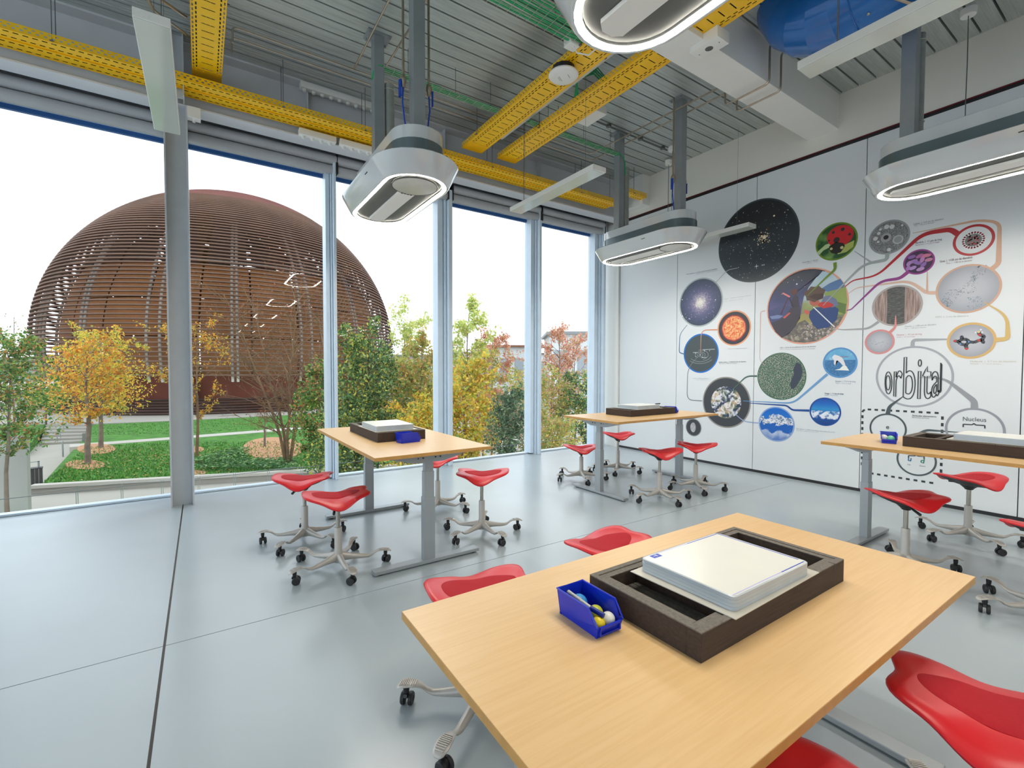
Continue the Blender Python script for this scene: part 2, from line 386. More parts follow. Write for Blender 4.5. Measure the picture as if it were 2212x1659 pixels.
# ================================================================ YELLOW CABLE TRAYS
S_BOT = slot_mat('yellow_tray_bottom', 1, [(-.113,.0055),(-.088,.0055),(.088,.0055),(.113,.0055)], .06, .62, .004, cross=(.105, .10, .05))
S_NAR = slot_mat('yellow_tray_narrow', 1, [(-.044,.008),(.040,.008)], .06, .6, .004)
S_SID = slot_mat('yellow_tray_side', 2, [(.026,.007),(.050,.006)], .05, .42, .004)
YP = P('yellow_tray_plain', (252,190,16), .35, .05, .03, 8)
def tray(L, W, hgt, loc, rz, label, group, bot, plain=0, lip=True):
    t = empty('cable_tray', loc, rz, label, 'cable tray', group)
    quick('tray_bottom', bot, t, lambda b: b.box(plain, L, -W/2, W/2, 0, .0015))
    if plain: quick('joint_plate', YP, t, lambda b: (b.box(-.0, plain+.01, -W/2-.002, W/2+.002, -.003, .0), [b.tube([(plain-.03, -W/2+W*(k+.5)/4, -.003), (plain-.03, -W/2+W*(k+.5)/4, -.008)], .004, 6) for k in range(4)]))
    quick('side_wall', S_SID, t, lambda b: b.box(0, L, -W/2-.0015, -W/2, 0, hgt))
    quick('side_wall', S_SID, t, lambda b: b.box(0, L, W/2, W/2+.0015, 0, hgt))
    nc = 7 if W > .2 else 4
    for k in range(nc):
        yy = (k-(nc-1)/2)*(W*.86/nc); quick('black_cable', MT['black'], t, lambda b: b.tube([(plain+.02, yy, .014), (L*.3, yy+.004, .013), (L*.6, yy-.004, .014), (L, yy, .013)], .0095 if W < .2 else .012, 6), True)
    quick('ridge', YP, t, lambda b: (b.box(0, L, -W/2-.004, -W/2+.001, -.0015, .006), b.box(0, L, W/2-.001, W/2+.004, -.0015, .006)))
    return t
def rods(t, xs, ys, z0, z1):
    for x in xs:
        for y in ys: quick('hanger_rod', MT['rod'], t, lambda b: b.tube([(x, y, z0), (x, y, z1)], .004, 6))
    for x in xs: quick('hanger_bar', MT['rod'], t, lambda b: b.box(x-.012, x+.012, min(ys)-.02, max(ys)+.02, .003, .012))
WG = 'yellow cable trays along the window beam'
# (local X runs along the tray)
t = tray(12.70, .15, .07, (XL, 5.815, 4.345), 0, 'yellow perforated tray nearest the room of the pair along the window wall', WG, S_NAR); rods(t, [3.5, 5.35, 7.20, 8.1, 9.9, 11.6, 12.4], (-.073, .073), .0, ZC-4.345)
t = tray(12.43, .15, .07, (XL, 5.972, 4.335), 0, 'yellow perforated tray nearest the glass of the pair along the window wall', WG, S_NAR)
t = tray(.62, .15, .07, (5.80, 5.50, 4.43), 0, 'short yellow tray end beside the white wall in the far corner', WG, S_NAR); rods(t, [.3], (-.07, .07), .0, ZC-4.43)
MG = 'wide yellow cable trays running across the room'
t = tray(16, .25, .065, (.098, 5.93, 4.50), -PI/2, 'yellow perforated tray left of the oval fixtures, meeting the window tray by the steel column', MG, S_BOT, .19); rods(t, [1.3, 3.3], (-.128, .128), 0, ZC-4.5)
t = tray(16, .30, .065, (3.165, 5.74, 4.50), -PI/2, 'yellow perforated tray carrying the white disc', MG, S_BOT, .21); rods(t, [.42, 2.4, 4.2], (-.153, .153), 0, ZC-4.5)
t = tray(16, .30, .065, (3.735, 5.74, 4.50), -PI/2, 'yellow perforated tray nearest the blue duct', MG, S_BOT, .12); rods(t, [1.0, 3.0], (-.153, .153), 0, ZC-4.5)
o = quick('light_track', MT['white'], None, lambda b: b.bbox(3.44, 3.53, -2, 5.52, 4.66, 4.72, .004)); tag(o, 'long white track along the right side of the tray with the white disc', 'track')

# green cable baskets
def basket(x0, x1, yc, z, W, ncab, label, bend=True, cover=1.0):
    t = empty('wire_basket', (x0, yc, z), 0, label, 'cable basket', 'wire baskets with green cables'); L = x1-x0
    def wires(b):
        for k in range(5): b.tube([(0, -W/2+W*k/4, 0), (L, -W/2+W*k/4, 0)], .002, 5)
        for s in (-1, 1): b.tube([(0, s*W/2, .045), (L, s*W/2, .045)], .002, 5)
        n = int(L/.1)
        for k in range(n+1):
            x = L*k/n; b.tube([(x, -W/2, .05), (x, -W/2, -.003), (x, W/2, -.003), (x, W/2, .05)], .002, 5)
    quick('wire_mesh', MT['wire'], t, wires)
    for k in range(ncab):
        yy = -W/2+.01+(W-.02)*(k+.5)/ncab; zz = .010+.011*(k % 2)
        def cab(b):
            pts = [(L*i/14, yy+.006*math.sin(i*1.7+k), zz+.002*math.sin(i+k*2)) for i in range(15)]
            if bend: pts += [(L+.07, yy*.9, zz+.0), (L+.13, yy*.8, zz-.03), (L+.17, yy*.7, zz-.10), (L+.18, yy*.6, zz-.26)]
            b.tube(pts, .0065, 6)
        quick('green_cable', MT['green'], t, cab, True)
    for x in [L*.2, L*.6, L*.93]: quick('basket_hanger', MT['rod'], t, lambda b: b.tube([(x, 0, 0), (x, 0, ZC-z)], .003, 6))
    return t
basket(3.45, 4.98, 4.78, 4.55, .11, 7, 'wire basket of green cables leading to the post by the white wall')
tb_ = basket(1.60, 3.0, 4.80, 4.55, .11, 7, 'wire basket of green cables behind the left oval fixture', bend=False)
for k in range(7): quick('cable_bend', MT['green'], tb_, lambda b: b.tube([(0, -.045+.015*k, .012), (-.05, -.04+.013*k, .01), (-.09, -.03+.01*k, -.03), (-.10, -.02+.008*k, -.12)], .0065, 6), True)
basket(-2.5, 3.02, 3.26, 4.52, .30, 16, 'broad wire basket of green cables at the top edge above the table fixture', bend=False)
o = quick('cable_loop', MT['green'], None, lambda b: [b.tube([(3.60, 4.1-.02*k, 4.57), (3.55-.02*k, 4.0-.02*k, 4.72), (3.66, 3.85-.02*k, 4.74+.01*k), (3.74, 3.74-.02*k, 4.58)], .008, 6) for k in range(4)], True)
tag(o, 'dark green cables looping between the two wide yellow trays', 'cable')
# junction boxes and ceiling devices
o = quick('junction_box', MT['white'], None, lambda b: (b.bbox(-.06,.06,-.05,.05,-.06,.04,.008), b.tube([(0,-.02,-.06),(.02,-.05,-.13),(.10,-.12,-.16),(.16,-.2,-.10)], .007, 6))); o.location = (2.95, 3.40, 4.56); tag(o, 'small white box with a white cord above the white disc', 'junction box')
ap = empty('ceiling_disc', (3.075, 3.67, 4.40), .5, 'round white wireless disc hung under a yellow tray', 'access point')
quick('shell', MT['white'], ap, lambda b: b.lathe([(0,0),(.10,.001),(.135,.006),(.15,.02),(.145,.035),(.12,.045),(0,.047)], 32), True)
quick('print', P('grey_print', (150,150,150)), ap, lambda b: (b.box(-.04,.04,.03,.034,-.001,0), b.box(-.03,.03,.045,.048,-.001,0), b.box(-.03,.03,-.06,-.055,-.001,0)))
quick('bracket', MT['black'], ap, lambda b: b.lathe([(.11,.046),(.11,.10),(0,.10)], 20))
em = empty('speaker_box', (3.905, 2.60, 4.46), 0, 'white rectangular box with an oval grille on a yellow tray', 'ceiling box')
quick('housing', MT['white'], em, lambda b: b.bbox(-.09,.09,-.14,.14,-.06,.04,.005), True)
quick('grille', MT['lampin'], em, lambda b: b.lathe([(0,-.0625),(.03,-.0625),(.035,-.06)], 20), True)
quick('screw', MT['black'], em, lambda b: (b.lathe([(0,-.062),(.006,-.06)], 8, (0,.1,0)), b.lathe([(0,-.062),(.006,-.06)], 8, (0,-.1,0))))
o = quick('duct_box', MT['white'], None, lambda b: b.bbox(3.98, 4.22, 4.20, 4.55, 4.62, 4.72, .004)); tag(o, 'flat white box above the yellow trays near the far wall', 'ceiling box')

# flat slim white lights
def slim(x, yc, z, label, L=1.6, cord=True):
    t = empty('slim_light', (x, yc, z), 0, label, 'ceiling light', 'slim flat white lights')
    quick('housing', MT['white'], t, lambda b: b.bbox(-.095, .095, -L/2, L/2, 0, .055, .004))
    quick('diffuser', P('pale_diffuser', (206,212,204), .12, .15, .03, 2), t, lambda b: b.box(-.09, .09, -L/2+.004, L/2-.004, -.003, .0))
    quick('end_plate', MT['white'], t, lambda b: (b.box(-.094,.094,-L/2-.006,-L/2,0,.054), b.box(-.02,-.01,-L/2-.008,-L/2-.005,.02,.03)))
    for s in (-1, 1): quick('suspension_wire', MT['rod'], t, lambda b: b.tube([(0, s*.58, .05), (0, s*.58, ZC-z)], .0016, 5))
    if cord:
        quick('power_cord', MT['rod'], t, lambda b: b.tube([(0,.58,.05),(-.015,.585,.12),(-.02,.58,.3),(-.015,.58,ZC-z-.08)], .004, 6))
        quick('canopy', MT['white'], t, lambda b: b.lathe([(0,ZC-z-.10),(.05,ZC-z-.10),(.055,ZC-z-.09),(.055,ZC-z-.03),(0,ZC-z-.03)], 24, (-.015,.58,0)), True)
    return t
slim(-.22, 4.47, 3.6, 'slim white light seen from below at the upper left, overlapping the steel column')
slim(3.59, 4.48, 3.6, 'slim white light hanging between the two far oval fixtures')
slim(3.65, .87, 3.6, 'slim white light below the blue duct')
slim(6.33, 4.32, 3.43, 'slim white light in front of the black star picture')

# ================================================================ OVAL FIXTURES
def stadium(hl, hw, z, n=14):
    pts = []
    for k in range(n+1): a = PI*k/n; pts.append((hw*math.cos(a), hl-hw+hw*math.sin(a), z))
    for k in range(n+1): a = PI+PI*k/n; pts.append((hw*math.cos(a), -(hl-hw)+hw*math.sin(a), z))
    return pts
ZR = 3.035
def fixture(x, y, label, posts=True, duct=1):
    t = empty('oval_fixture', (x, y, ZR), 0, label, 'ceiling light', 'oval hanging fixtures with light rings')
    quick('cap', MT['gloss'], t, lambda b: b.loft([stadium(.712,.215,.300), stadium(.717,.22,.304), stadium(.717,.22,.406), stadium(.707,.21,.412)]), True)
    quick('band', MT['band'], t, lambda b: b.loft([stadium(.725,.228,.135), stadium(.725,.228,.30)]), True)
    quick('skirt', MT['gloss'], t, lambda b: b.loft([stadium(.69,.20,.165), stadium(.832,.362,.165), stadium(.838,.370,.158), stadium(.833,.366,.15), stadium(.745,.292,.004), stadium(.738,.285,0), stadium(.725,.272,.0), stadium(.725,.272,.03)], False, False), True, sharp=50)
    quick('light_ring', MT['ring'], t, lambda b: b.loft([stadium(.728,.275,.006), stadium(.690,.238,.006)], False, False))
    quick('inner_plate', MT['lampin'], t, lambda b: b.loft([stadium(.692,.240,.004), stadium(.688,.236,.022)], False, True))
    quick('centre_bar', MT['white'], t, lambda b: b.loft([[(-.072,-.36,.0),(.072,-.36,0),(.072,.60,0),(.03,.632,0),(-.03,.632,0),(-.072,.60,0)],[(-.072,-.36,.02),(.072,-.36,.02),(.072,.60,.02),(.03,.632,.02),(-.03,.632,.02),(-.072,.60,.02)]]))
    quick('lens', MT['lens'], t, lambda b: b.lathe([(0,-.002),(.185,-.002),(.19,.0),(.19,.02)], 36, (0,-.46,0)), True)
    quick('lens_rim', MT['black'], t, lambda b: b.tube([(.193*math.cos(2*PI*k/36), -.46+.193*math.sin(2*PI*k/36), .004) for k in range(36)], .006, 6, closed=True), True)
    quick('connector', MT['black'], t, lambda b: [b.box(-.05+.028*k, -.036+.028*k, -.275, -.262, -.004, .02) for k in range(4)])
    quick('badge', MT['black'], t, lambda b: b.box(-.352, -.343, -.26, -.20, .112, .118, at=(0,0,0)))
    if posts:
        for s in (-1, 1):
            p = quick('post', MT['darksteel'], t, lambda b: b.bbox(-.052, .052, s*.52-.052, s*.52+.052, .42, ZC-ZR, .004))
            quick('ceiling_plate', MT['darksteel'], p, lambda b: (b.box(-.12, .12, s*.52-.09, s*.52+.09, ZC-ZR-.012, ZC-ZR), [b.tube([(a*.1, s*.52+c*.07, ZC-ZR-.035), (a*.1, s*.52+c*.07, ZC-ZR)], .01, 6) for a in (-1, 1) for c in (-1, 1)]))
        if duct:
            d = quick('cable_duct', P('clear_duct_%d' % (len(bpy.data.objects) % 9), (150,154,148), .3, .2, .1, 14), t, lambda b: b.tube([(.115, .50, .42), (.115, .50, 1.38)], .048, 16), True)
            for zz in (.62, 1.32): quick('duct_strap', MT['wire'], d, lambda b: b.tube([(.115+.052*math.cos(2*PI*k/16), .50+.052*math.sin(2*PI*k/16), zz) for k in range(16)], .004, 5, closed=True))
        for s in (-1, 1):                                 # air lines with blue hoses
            xx = s*.115; yy = -.50
            a = quick('air_pipe', MT['copper'], t, lambda b: (b.tube([(xx, yy, .86), (xx, yy, ZC-ZR)], .011, 8), b.lathe([(.0,.78),(.016,.78),(.018,.81),(.026,.83),(.026,.86),(.014,.89),(0,.89)], 12, (xx, yy, 0))), True)
            quick('valve_handle', MT['bluehose'], a, lambda b: b.bbox(xx+s*.025, xx+s*.035, yy-.02, yy+.005, .70, .83, .004))
            quick('blue_hose', MT['bluehose'], a, lambda b: b.tube([(xx, yy, .79), (xx+s*.008, yy, .66), (xx-s*.01, yy, .52), (xx-s*.03, yy, .41)], .007, 8), True)
    return t
f1 = fixture(1.555, 4.29, 'oval fixture with light ring over the desk by the window, nearest the steel column')
fixture(5.09, 4.29, 'oval fixture with light ring before the white wall in the far corner')
fixture(5.19, .98, 'oval fixture with light ring cut by the right edge of the picture')
fixture(1.605, .97, 'oval fixture with light ring cut by the top edge over the nearest table')
for k, yy in enumerate((-2.34, -5.66, -8.98)):
    for xx, side in ((1.605, 'left'), (5.19, 'right')):
        fixture(xx, yy, 'oval fixture %s the viewer, %s row' % (('just behind', 'well behind', 'farthest behind')[k], side), posts=True, duct=0)

# ================================================================ BLUE DUCT
bd = empty('air_duct', (4.66, 1.78, 4.62), 0, 'large glossy blue ventilation duct with a segmented elbow', 'duct')
def duct_body():
    R = .33; segs = []
    # horizontal run toward the viewer, then an elbow turning upward
    pts = [(0,-9,0), (0,-1.6,0), (0,.05,0)]; 
    quick('straight_pipe', MT['blueduct'], bd, lambda b: b.tube([(0,-9,0),(0,.05,0)], R, 40), True)
    for y in (-2.6,-2.1,-1.6,-1.1,-.6,-.1): quick('duct_seam', MT['blueduct'], bd, lambda b: b.tube([((R+.001)*math.cos(2*PI*k/40), y, (R+.001)*math.sin(2*PI*k/40)) for k in range(40)], .006, 5, closed=True))
    Rc = .40; cz = Rc; n = 5
    loops = []
    for i in range(n+1):
        a = (PI/2)*i/n; c = Vector((0, .05+Rc*math.sin(a), cz-Rc*math.cos(a))); t_ = Vector((0, math.cos(a), math.sin(a))); u = Vector((1,0,0)); v = t_.cross(u)
        loops.append([tuple(c+u*R*math.cos(2*PI*k/40)+v*R*math.sin(2*PI*k/40)) for k in range(40)])
    for i in range(n):
        quick('elbow_segment', MT['blueduct'], bd, lambda b: b.loft([loops[i], loops[i+1]], False, False), True, sharp=20)
    quick('rivet', MT['wire'], bd, lambda b: [b.lathe([(0,-.012),(.010,-.01),(.012,0)], 8, (R*math.sin(a)*s, y, -R*math.cos(a))) for y in (-.75,-.45,-.2) for s in (-1,1) for a in (.5,.9)])
duct_body()
quick('sampling_pipe', MT['copper'], bd, lambda b: b.tube([(-.20,-.35,-.27),(-.10,-.45,-.345),(.03,-.60,-.37)], .012, 8), True)

# ================================================================ PIPES
def pipe(name, pts, r, label, mat='copper', fit=()):
    t = quick(name, MT[mat], None, lambda b: (b.tube(pts, r, 8), [b.tube([Vector(p)-Vector(d)*.02, Vector(p)+Vector(d)*.02], r*1.35, 8) for p, d in fit]), True)
    return tag(t, label, 'pipe', 'thin metal pipes under the deck')
def bendpts(P_, rad=.05):
    out = [Vector(P_[0])]
    for i in range(1, len(P_)-1):
        a, b_, c = Vector(P_[i-1]), Vector(P_[i]), Vector(P_[i+1]); d1 = (a-b_).normalized(); d2 = (c-b_).normalized()
        for k in range(5):
            s = k/4; out.append((b_+d1*rad)*(1-s)**2 + b_*2*s*(1-s) + (b_+d2*rad)*s*s)
    out.append(Vector(P_[-1])); return out
for k, (yy, nm) in enumerate(((5.28, 'nearer the room'), (5.45, 'nearer the glass'))):
    pipe('water_pipe', bendpts([(.30, yy, 4.60), (.30, yy, 4.75), (4.98+.17*k, yy, 4.75), (4.98+.17*k, 3.25, 4.70), (4.98+.13*k, 3.08, 4.70)]), .010, 'copper pipe along the window side under the deck, '+nm)
pipe('water_pipe', bendpts([(1.44, 5.28, 4.75), (1.44, 3.7, 4.75), (1.44, 3.77, 4.86)]), .010, 'pipe rising left of the oval fixture nearest the column')
pipe('water_pipe', bendpts([(1.72, 5.45, 4.75), (1.72, 3.7, 4.75), (1.72, 3.77, 4.86)]), .010, 'pipe rising right of the oval fixture nearest the column')
for k, x in enumerate((4.86, 5.09)):
    pipe('water_pipe', bendpts([(x, 3.03, 4.70), (x, 3.03, 4.39), (x, 2.55, 4.39), (x, 2.55, 4.78), (x, 2.0, 4.78), (x, -3, 4.78)]), .011, ('left', 'right')[k]+' one of the two pipes ducking under the boxed white beam')
pipe('water_pipe', bendpts([(-.62, 4.6, 4.86), (-.62, 4.6, 4.64), (-.45, 4.95, 4.64), (-.06, 5.2, 4.64)], .04), .013, 'bent pipe behind the slim light at the upper left')
pipe('water_pipe', bendpts([(-.40, 4.7, 4.86), (-.40, 4.7, 4.58), (-.30, 5.2, 4.60), (-.05, 5.45, 4.62)], .04), .013, 'second bent pipe behind the slim light at the upper left')
o = quick('conduit', MT['rod'], None, lambda b: (b.tube([(4.3,4.69,4.84),(6.0,4.69,4.84)], .012, 8), [b.box(x-.02, x+.02, 4.66, 4.72, 4.83, 4.87) for x in (4.75, 5.4, 5.9)])); tag(o, 'thin conduit along the deck near the far wall', 'conduit')
def rosette(x, y, z0, label):
    t = empty('ceiling_rose', (x, y, ZC), 0, label, 'ceiling rose', 'white ceiling roses with cords')
    quick('rose', MT['white'], t, lambda b: b.lathe([(0,-.11),(.055,-.11),(.06,-.10),(.06,-.05),(0,-.05)], 24), True)
    quick('cord', MT['rod'], t, lambda b: b.tube([(0,0,-.1),(.01,0,-.5),(-.006,0,-.9),(0,0,z0-ZC)], .004, 6), True)
rosette(5.95, 4.55, 3.47, 'white ceiling rose with cord behind the far corner fixture')
rosette(5.98, 1.31, 3.47, 'white ceiling rose with cord near the right edge')
# ================================================================ TABLES
def table(x, y, ztop, rz, label):
    L, W, TH = 1.84, .91, .025; zt = ztop-TH
    t = empty('desk', (x, y, 0), rz, label, 'table', 'height adjustable desks with beech tops')
    quick('desktop', MT['wood'], t, lambda b: b.bbox(-L/2, L/2, -W/2, W/2, zt+.0012, ztop, .0012))
    quick('edge_band', MT['edge'], t, lambda b: (b.box(-L/2-.0008, L/2+.0008, -W/2-.0008, -W/2+.001, zt, ztop-.0015), b.box(-L/2-.0008, L/2+.0008, W/2-.001, W/2+.0008, zt, ztop-.0015), b.box(-L/2-.0008, -L/2+.001, -W/2, W/2, zt, ztop-.0015), b.box(L/2-.001, L/2+.0008, -W/2, W/2, zt, ztop-.0015)))
    quick('frame_rail', MT['tablesteel'], t, lambda b: (b.box(-.78, .78, -.13, -.09, zt-.045, zt-.002), b.box(-.78, .78, .09, .13, zt-.045, zt-.002)))
    for s in (-1, 1):
        X = s*(L/2-.17)
        quick('top_bracket', MT['tablesteel'], t, lambda b: b.loft([[(X-.026,-.38,zt-.012),(X-.026,-.30,zt-.03),(X-.026,-.12,zt-.075),(X-.026,.12,zt-.075),(X-.026,.30,zt-.03),(X-.026,.38,zt-.012),(X-.026,.38,zt-.001),(X-.026,-.38,zt-.001)],[(X+.026,-.38,zt-.012),(X+.026,-.30,zt-.03),(X+.026,-.12,zt-.075),(X+.026,.12,zt-.075),(X+.026,.30,zt-.03),(X+.026,.38,zt-.012),(X+.026,.38,zt-.001),(X+.026,-.38,zt-.001)]]))
        lg = quick('leg', MT['tablesteel'], t, lambda b: b.bbox(X-.030, X+.030, -.044, .044, .028, zt*.60, .003))
        quick('leg_middle', MT['tablesteel'], lg, lambda b: b.bbox(X-.026, X+.026, -.039, .039, zt*.59, zt*.83, .003))
        quick('leg_top', MT['tablesteel'], lg, lambda b: b.bbox(X-.022, X+.022, -.034, .034, zt*.82, zt-.01, .003))
        for e in (-1, 1):
            for q in (-.09,-.05,.05,.09): quick('leg_screw', MT['black'], lg, lambda b: b.tube([(X+e*.030, q, zt-.04), (X+e*.01, q, zt-.04)], .006, 6))
        ft = quick('foot', MT['tablesteel'], t, lambda b: b.bbox(X-.040, X+.040, -.42, .42, .012, .036, .003))
        for q in (-.37, .37): quick('foot_pad', MT['rubber'], ft, lambda b: b.tube([(X, q, 0), (X, q, .014)], .026, 12))
    return t
table(1.41, 3.99, .870, PI/2, 'beech topped desk by the window below the left oval fixture')
table(4.65, 3.96, .900, 0, 'beech topped desk in the far corner near the white wall')
table(4.725, .84, .875, PI/2, 'beech topped desk cut by the right edge, in front of the word orbital')
table(1.425, .91, .708, -.008, 'lowest and nearest beech topped desk, filling the foreground')

# ================================================================ TRAY, BOARDS AND BIN ON EACH TABLE
def lining(b, x0, x1, y0, y1, z):
    n = int((x1-x0)/.022)
    for k in range(n): b.box(x0+.022*k+.002, x0+.022*k+.0205, y0, y1, z, z+.003)
def dark_tray(x, y, z, rz, label):
    L, W, h = .842, .412, .080
    t = empty('foam_tray', (x, y, z), rz, label, 'tray', 'dark foam trays on the desks')
    th = .045
    quick('tray_wall', MT['darktray'], t, lambda b: (b.bbox(-L/2, L/2, -W/2, -W/2+th, 0, h-.004, .0015), b.bbox(-L/2, L/2, W/2-th, W/2, 0, h-.004, .0015), b.bbox(-L/2, -L/2+th, -W/2+th, W/2-th, 0, h-.004, .0015), b.bbox(L/2-th, L/2, -W/2+th, W/2-th, 0, h-.004, .0015)))
    quick('tray_rim', MT['traytop'], t, lambda b: (b.bbox(-L/2, L/2, -W/2, -W/2+.02, h-.004, h, .001), b.bbox(-L/2, L/2, W/2-.02, W/2, h-.004, h, .001), b.bbox(-L/2, -L/2+.02, -W/2+.0205, W/2-.0205, h-.004, h, .001), b.bbox(L/2-.02, L/2, -W/2+.0205, W/2-.0205, h-.004, h, .001), b.box(-L/2+.021, L/2-.021, -W/2+.021, -W/2+th, h-.006, h-.003), b.box(-L/2+.021, L/2-.021, W/2-th, W/2-.021, h-.006, h-.003), b.box(-L/2+.021, -L/2+th, -W/2+th+.001, W/2-th-.001, h-.006, h-.003), b.box(L/2-th, L/2-.021, -W/2+th+.001, W/2-th-.001, h-.006, h-.003)))
    quick('notch', MT['black'], t, lambda b: (b.box(.085, .089, -W/2-.0005, -W/2+.02, h-.025, h+.0003), b.box(.345, .349, -W/2-.0005, -W/2+.02, h-.025, h+.0003)))
    quick('tray_floor', MT['darktray'], t, lambda b: b.box(-L/2+th, L/2-th, -W/2+th, W/2-th, .002, .024))
    quick('grooved_lining', MT['traytop'], t, lambda b: lining(b, -L/2+th+.001, L/2-th-.001, -W/2+th+.001, W/2-th-.001, .0245))
    quick('divider', MT['darktray'], t, lambda b: b.box(-.245, -.215, -W/2+th, W/2-th, .01, h-.004))
    quick('divider', MT['darktray'], t, lambda b: b.box(.235, .262, -W/2+th, W/2-th, .01, h-.03))
    return t
def rrect(x0, x1, y0, y1, z, r=.02, n=5):
    o = []
    for cx, cy, a0 in ((x1-r, y1-r, 0), (x0+r, y1-r, PI/2), (x0+r, y0+r, PI), (x1-r, y0+r, 1.5*PI)):
        for k in range(n+1): a = a0+PI/2*k/n; o.append((cx+r*math.cos(a), cy+r*math.sin(a), z))
    return o
def boards(x, y, z, rz, where, mark=False, n=4):
    L, W, h = .438, .332, .0098
    pl = quick('base_plate', MT['plate'], None, lambda b: b.bbox(-.255, .255, -.182, .182, 0, .003, .0008)); pl.location = (x+.005*math.cos(rz), y, z); pl.rotation_euler = (0, 0, rz+.02)
    tag(pl, 'thin pale plate under the boards on '+where, 'plate', 'thin plates under the board stacks')
    ordn = ('bottom', 'second lowest', 'second highest', 'top')
    for k in range(n):
        t = empty('whiteboard', (x+.001*(k % 2), y, z+.0035+k*(h+.0004)), rz, ordn[k]+' white board of the stack on '+where, 'board', 'stacked small white boards')
        quick('frame', MT['boardedge'], t, lambda b: b.loft([rrect(-L/2, L/2, -W/2, W/2, .0), rrect(-L/2, L/2, -W/2, W/2, h-.001), rrect(-L/2+.001, L/2-.001, -W/2+.001, W/2-.001, h)], True, True), True, sharp=40)
        if k == n-1:
            quick('face', MT['board'], t, lambda b: b.loft([rrect(-L/2+.006, L/2-.006, -W/2+.006, W/2-.006, h-.001, .016), rrect(-L/2+.006, L/2-.006, -W/2+.006, W/2-.006, h+.0004, .016)]))
            if mark:
                quick('blue_border', MT['lilac'], t, lambda b: (b.box(-L/2+.012, L/2-.014, -W/2+.010, -W/2+.014, h, h+.0007), b.box(-L/2+.03, L/2-.014, W/2-.012, W/2-.009, h, h+.0007)))
                quick('blue_border', MT['bluemark'], t, lambda b: (b.box(L/2-.014, L/2-.0095, -W/2+.03, W/2-.012, h, h+.0008), b.box(.02, L/2-.014, W/2-.0125, W/2-.0095, h, h+.0008), b.box(.06, L/2-.014, -W/2+.010, -W/2+.0135, h, h+.0008)))
                st = quick('blue_sticker', MT['bluemark'], t, lambda b: b.box(-L/2+.035, -L/2+.075, W/2-.032, W/2-.010, h, h+.0009))
                quick('sticker_print', MT['white'], st, lambda b: (b.box(-L/2+.045, -L/2+.062, W/2-.020, W/2-.018, h+.0009, h+.0012), b.box(-L/2+.058, -L/2+.060, W/2-.026, W/2-.013, h+.0009, h+.0012)))
    return
def blue_bin(x, y, z, rz, label, group='blue stacking bins'):
    """open fronted stacking bin; opening toward local -Y"""
    t = empty('stacking_bin', (x, y, z), rz, label, 'bin', group); W, D, h, w2 = .104, .178, .078, .088; th = .0025
    def shell(b):
        prof_side = [(-D/2, .030), (-D/2+.012, .034), (-D/2+.034, h), (D/2, h)]
        for s in (-1, 1):
            xo, xi = s*W/2, s*w2/2
            outer = [(xi, -D/2+.010, 0), (xi, D/2-.006, 0), (xo, D/2, h), (xo, -D/2+.034, h), (xo*.96, -D/2+.014, .036), (xo*.94, -D/2, .034)]
            inner = [(p[0]-s*th, p[1], p[2]) for p in outer]
            n = len(outer); b.add(outer+inner, [tuple(range(n)), tuple(range(2*n-1, n-1, -1))]+[(i, (i+1) % n, n+(i+1) % n, n+i) for i in range(n)])
        b.box(-w2/2, w2/2, -D/2+.010, D/2-.006, 0, th)
        b.add([(-w2/2,D/2-.006,0),(w2/2,D/2-.006,0),(W/2,D/2,h),(-W/2,D/2,h),(-w2/2,D/2-.006-th,0),(w2/2,D/2-.006-th,0),(W/2,D/2-th,h),(-W/2,D/2-th,h)], [(0,1,2,3),(7,6,5,4),(0,4,5,1),(1,5,6,2),(2,6,7,3),(3,7,4,0)])
        b.add([(-w2/2,-D/2+.010,0),(w2/2,-D/2+.010,0),(W/2*.94,-D/2,.032),(-W/2*.94,-D/2,.032),(-w2/2,-D/2+.010+th,0),(w2/2,-D/2+.010+th,0),(W/2*.94,-D/2+th,.032),(-W/2*.94,-D/2+th,.032)], [(0,1,2,3),(7,6,5,4),(0,4,5,1),(1,5,6,2),(2,6,7,3),(3,7,4,0)])
    quick('shell', MT['bin'], t, shell)
    quick('rim', MT['bin'], t, lambda b: b.tube([(-W/2*.95,-D/2,.035),(-W/2,-D/2+.034,h),(-W/2,D/2,h),(W/2,D/2,h),(W/2,-D/2+.034,h),(W/2*.95,-D/2,.035)], .0028, 6))
    quick('label_holder', MT['bin'], t, lambda b: (b.box(-.040,.040,-D/2-.004,-D/2+.002,.028,.034), b.box(-.036,.036,-D/2+.002,-D/2+.006,.006,.010), b.box(-.040,-.036,-D/2-.002,-D/2+.006,.008,.032), b.box(.036,.040,-D/2-.002,-D/2+.006,.008,.032)))
    quick('base_foot', MT['bin'], t, lambda b: (b.box(-w2/2-.002, w2/2+.002, -D/2+.008, -D/2+.014, 0, .006), b.box(-w2/2-.002, w2/2+.002, D/2-.012, D/2-.006, 0, .006)))
    return t
def ball(p, r, c, label, grp='balls in the blue bins'):
    o = quick('ball', P('ball_%d_%d_%d' % c, c, .35), None, lambda b: b.lathe([(r*math.sin(PI*k/12), -r*math.cos(PI*k/12)) for k in range(13)], 20), True); o.location = p; return tag(o, label, 'ball', grp)
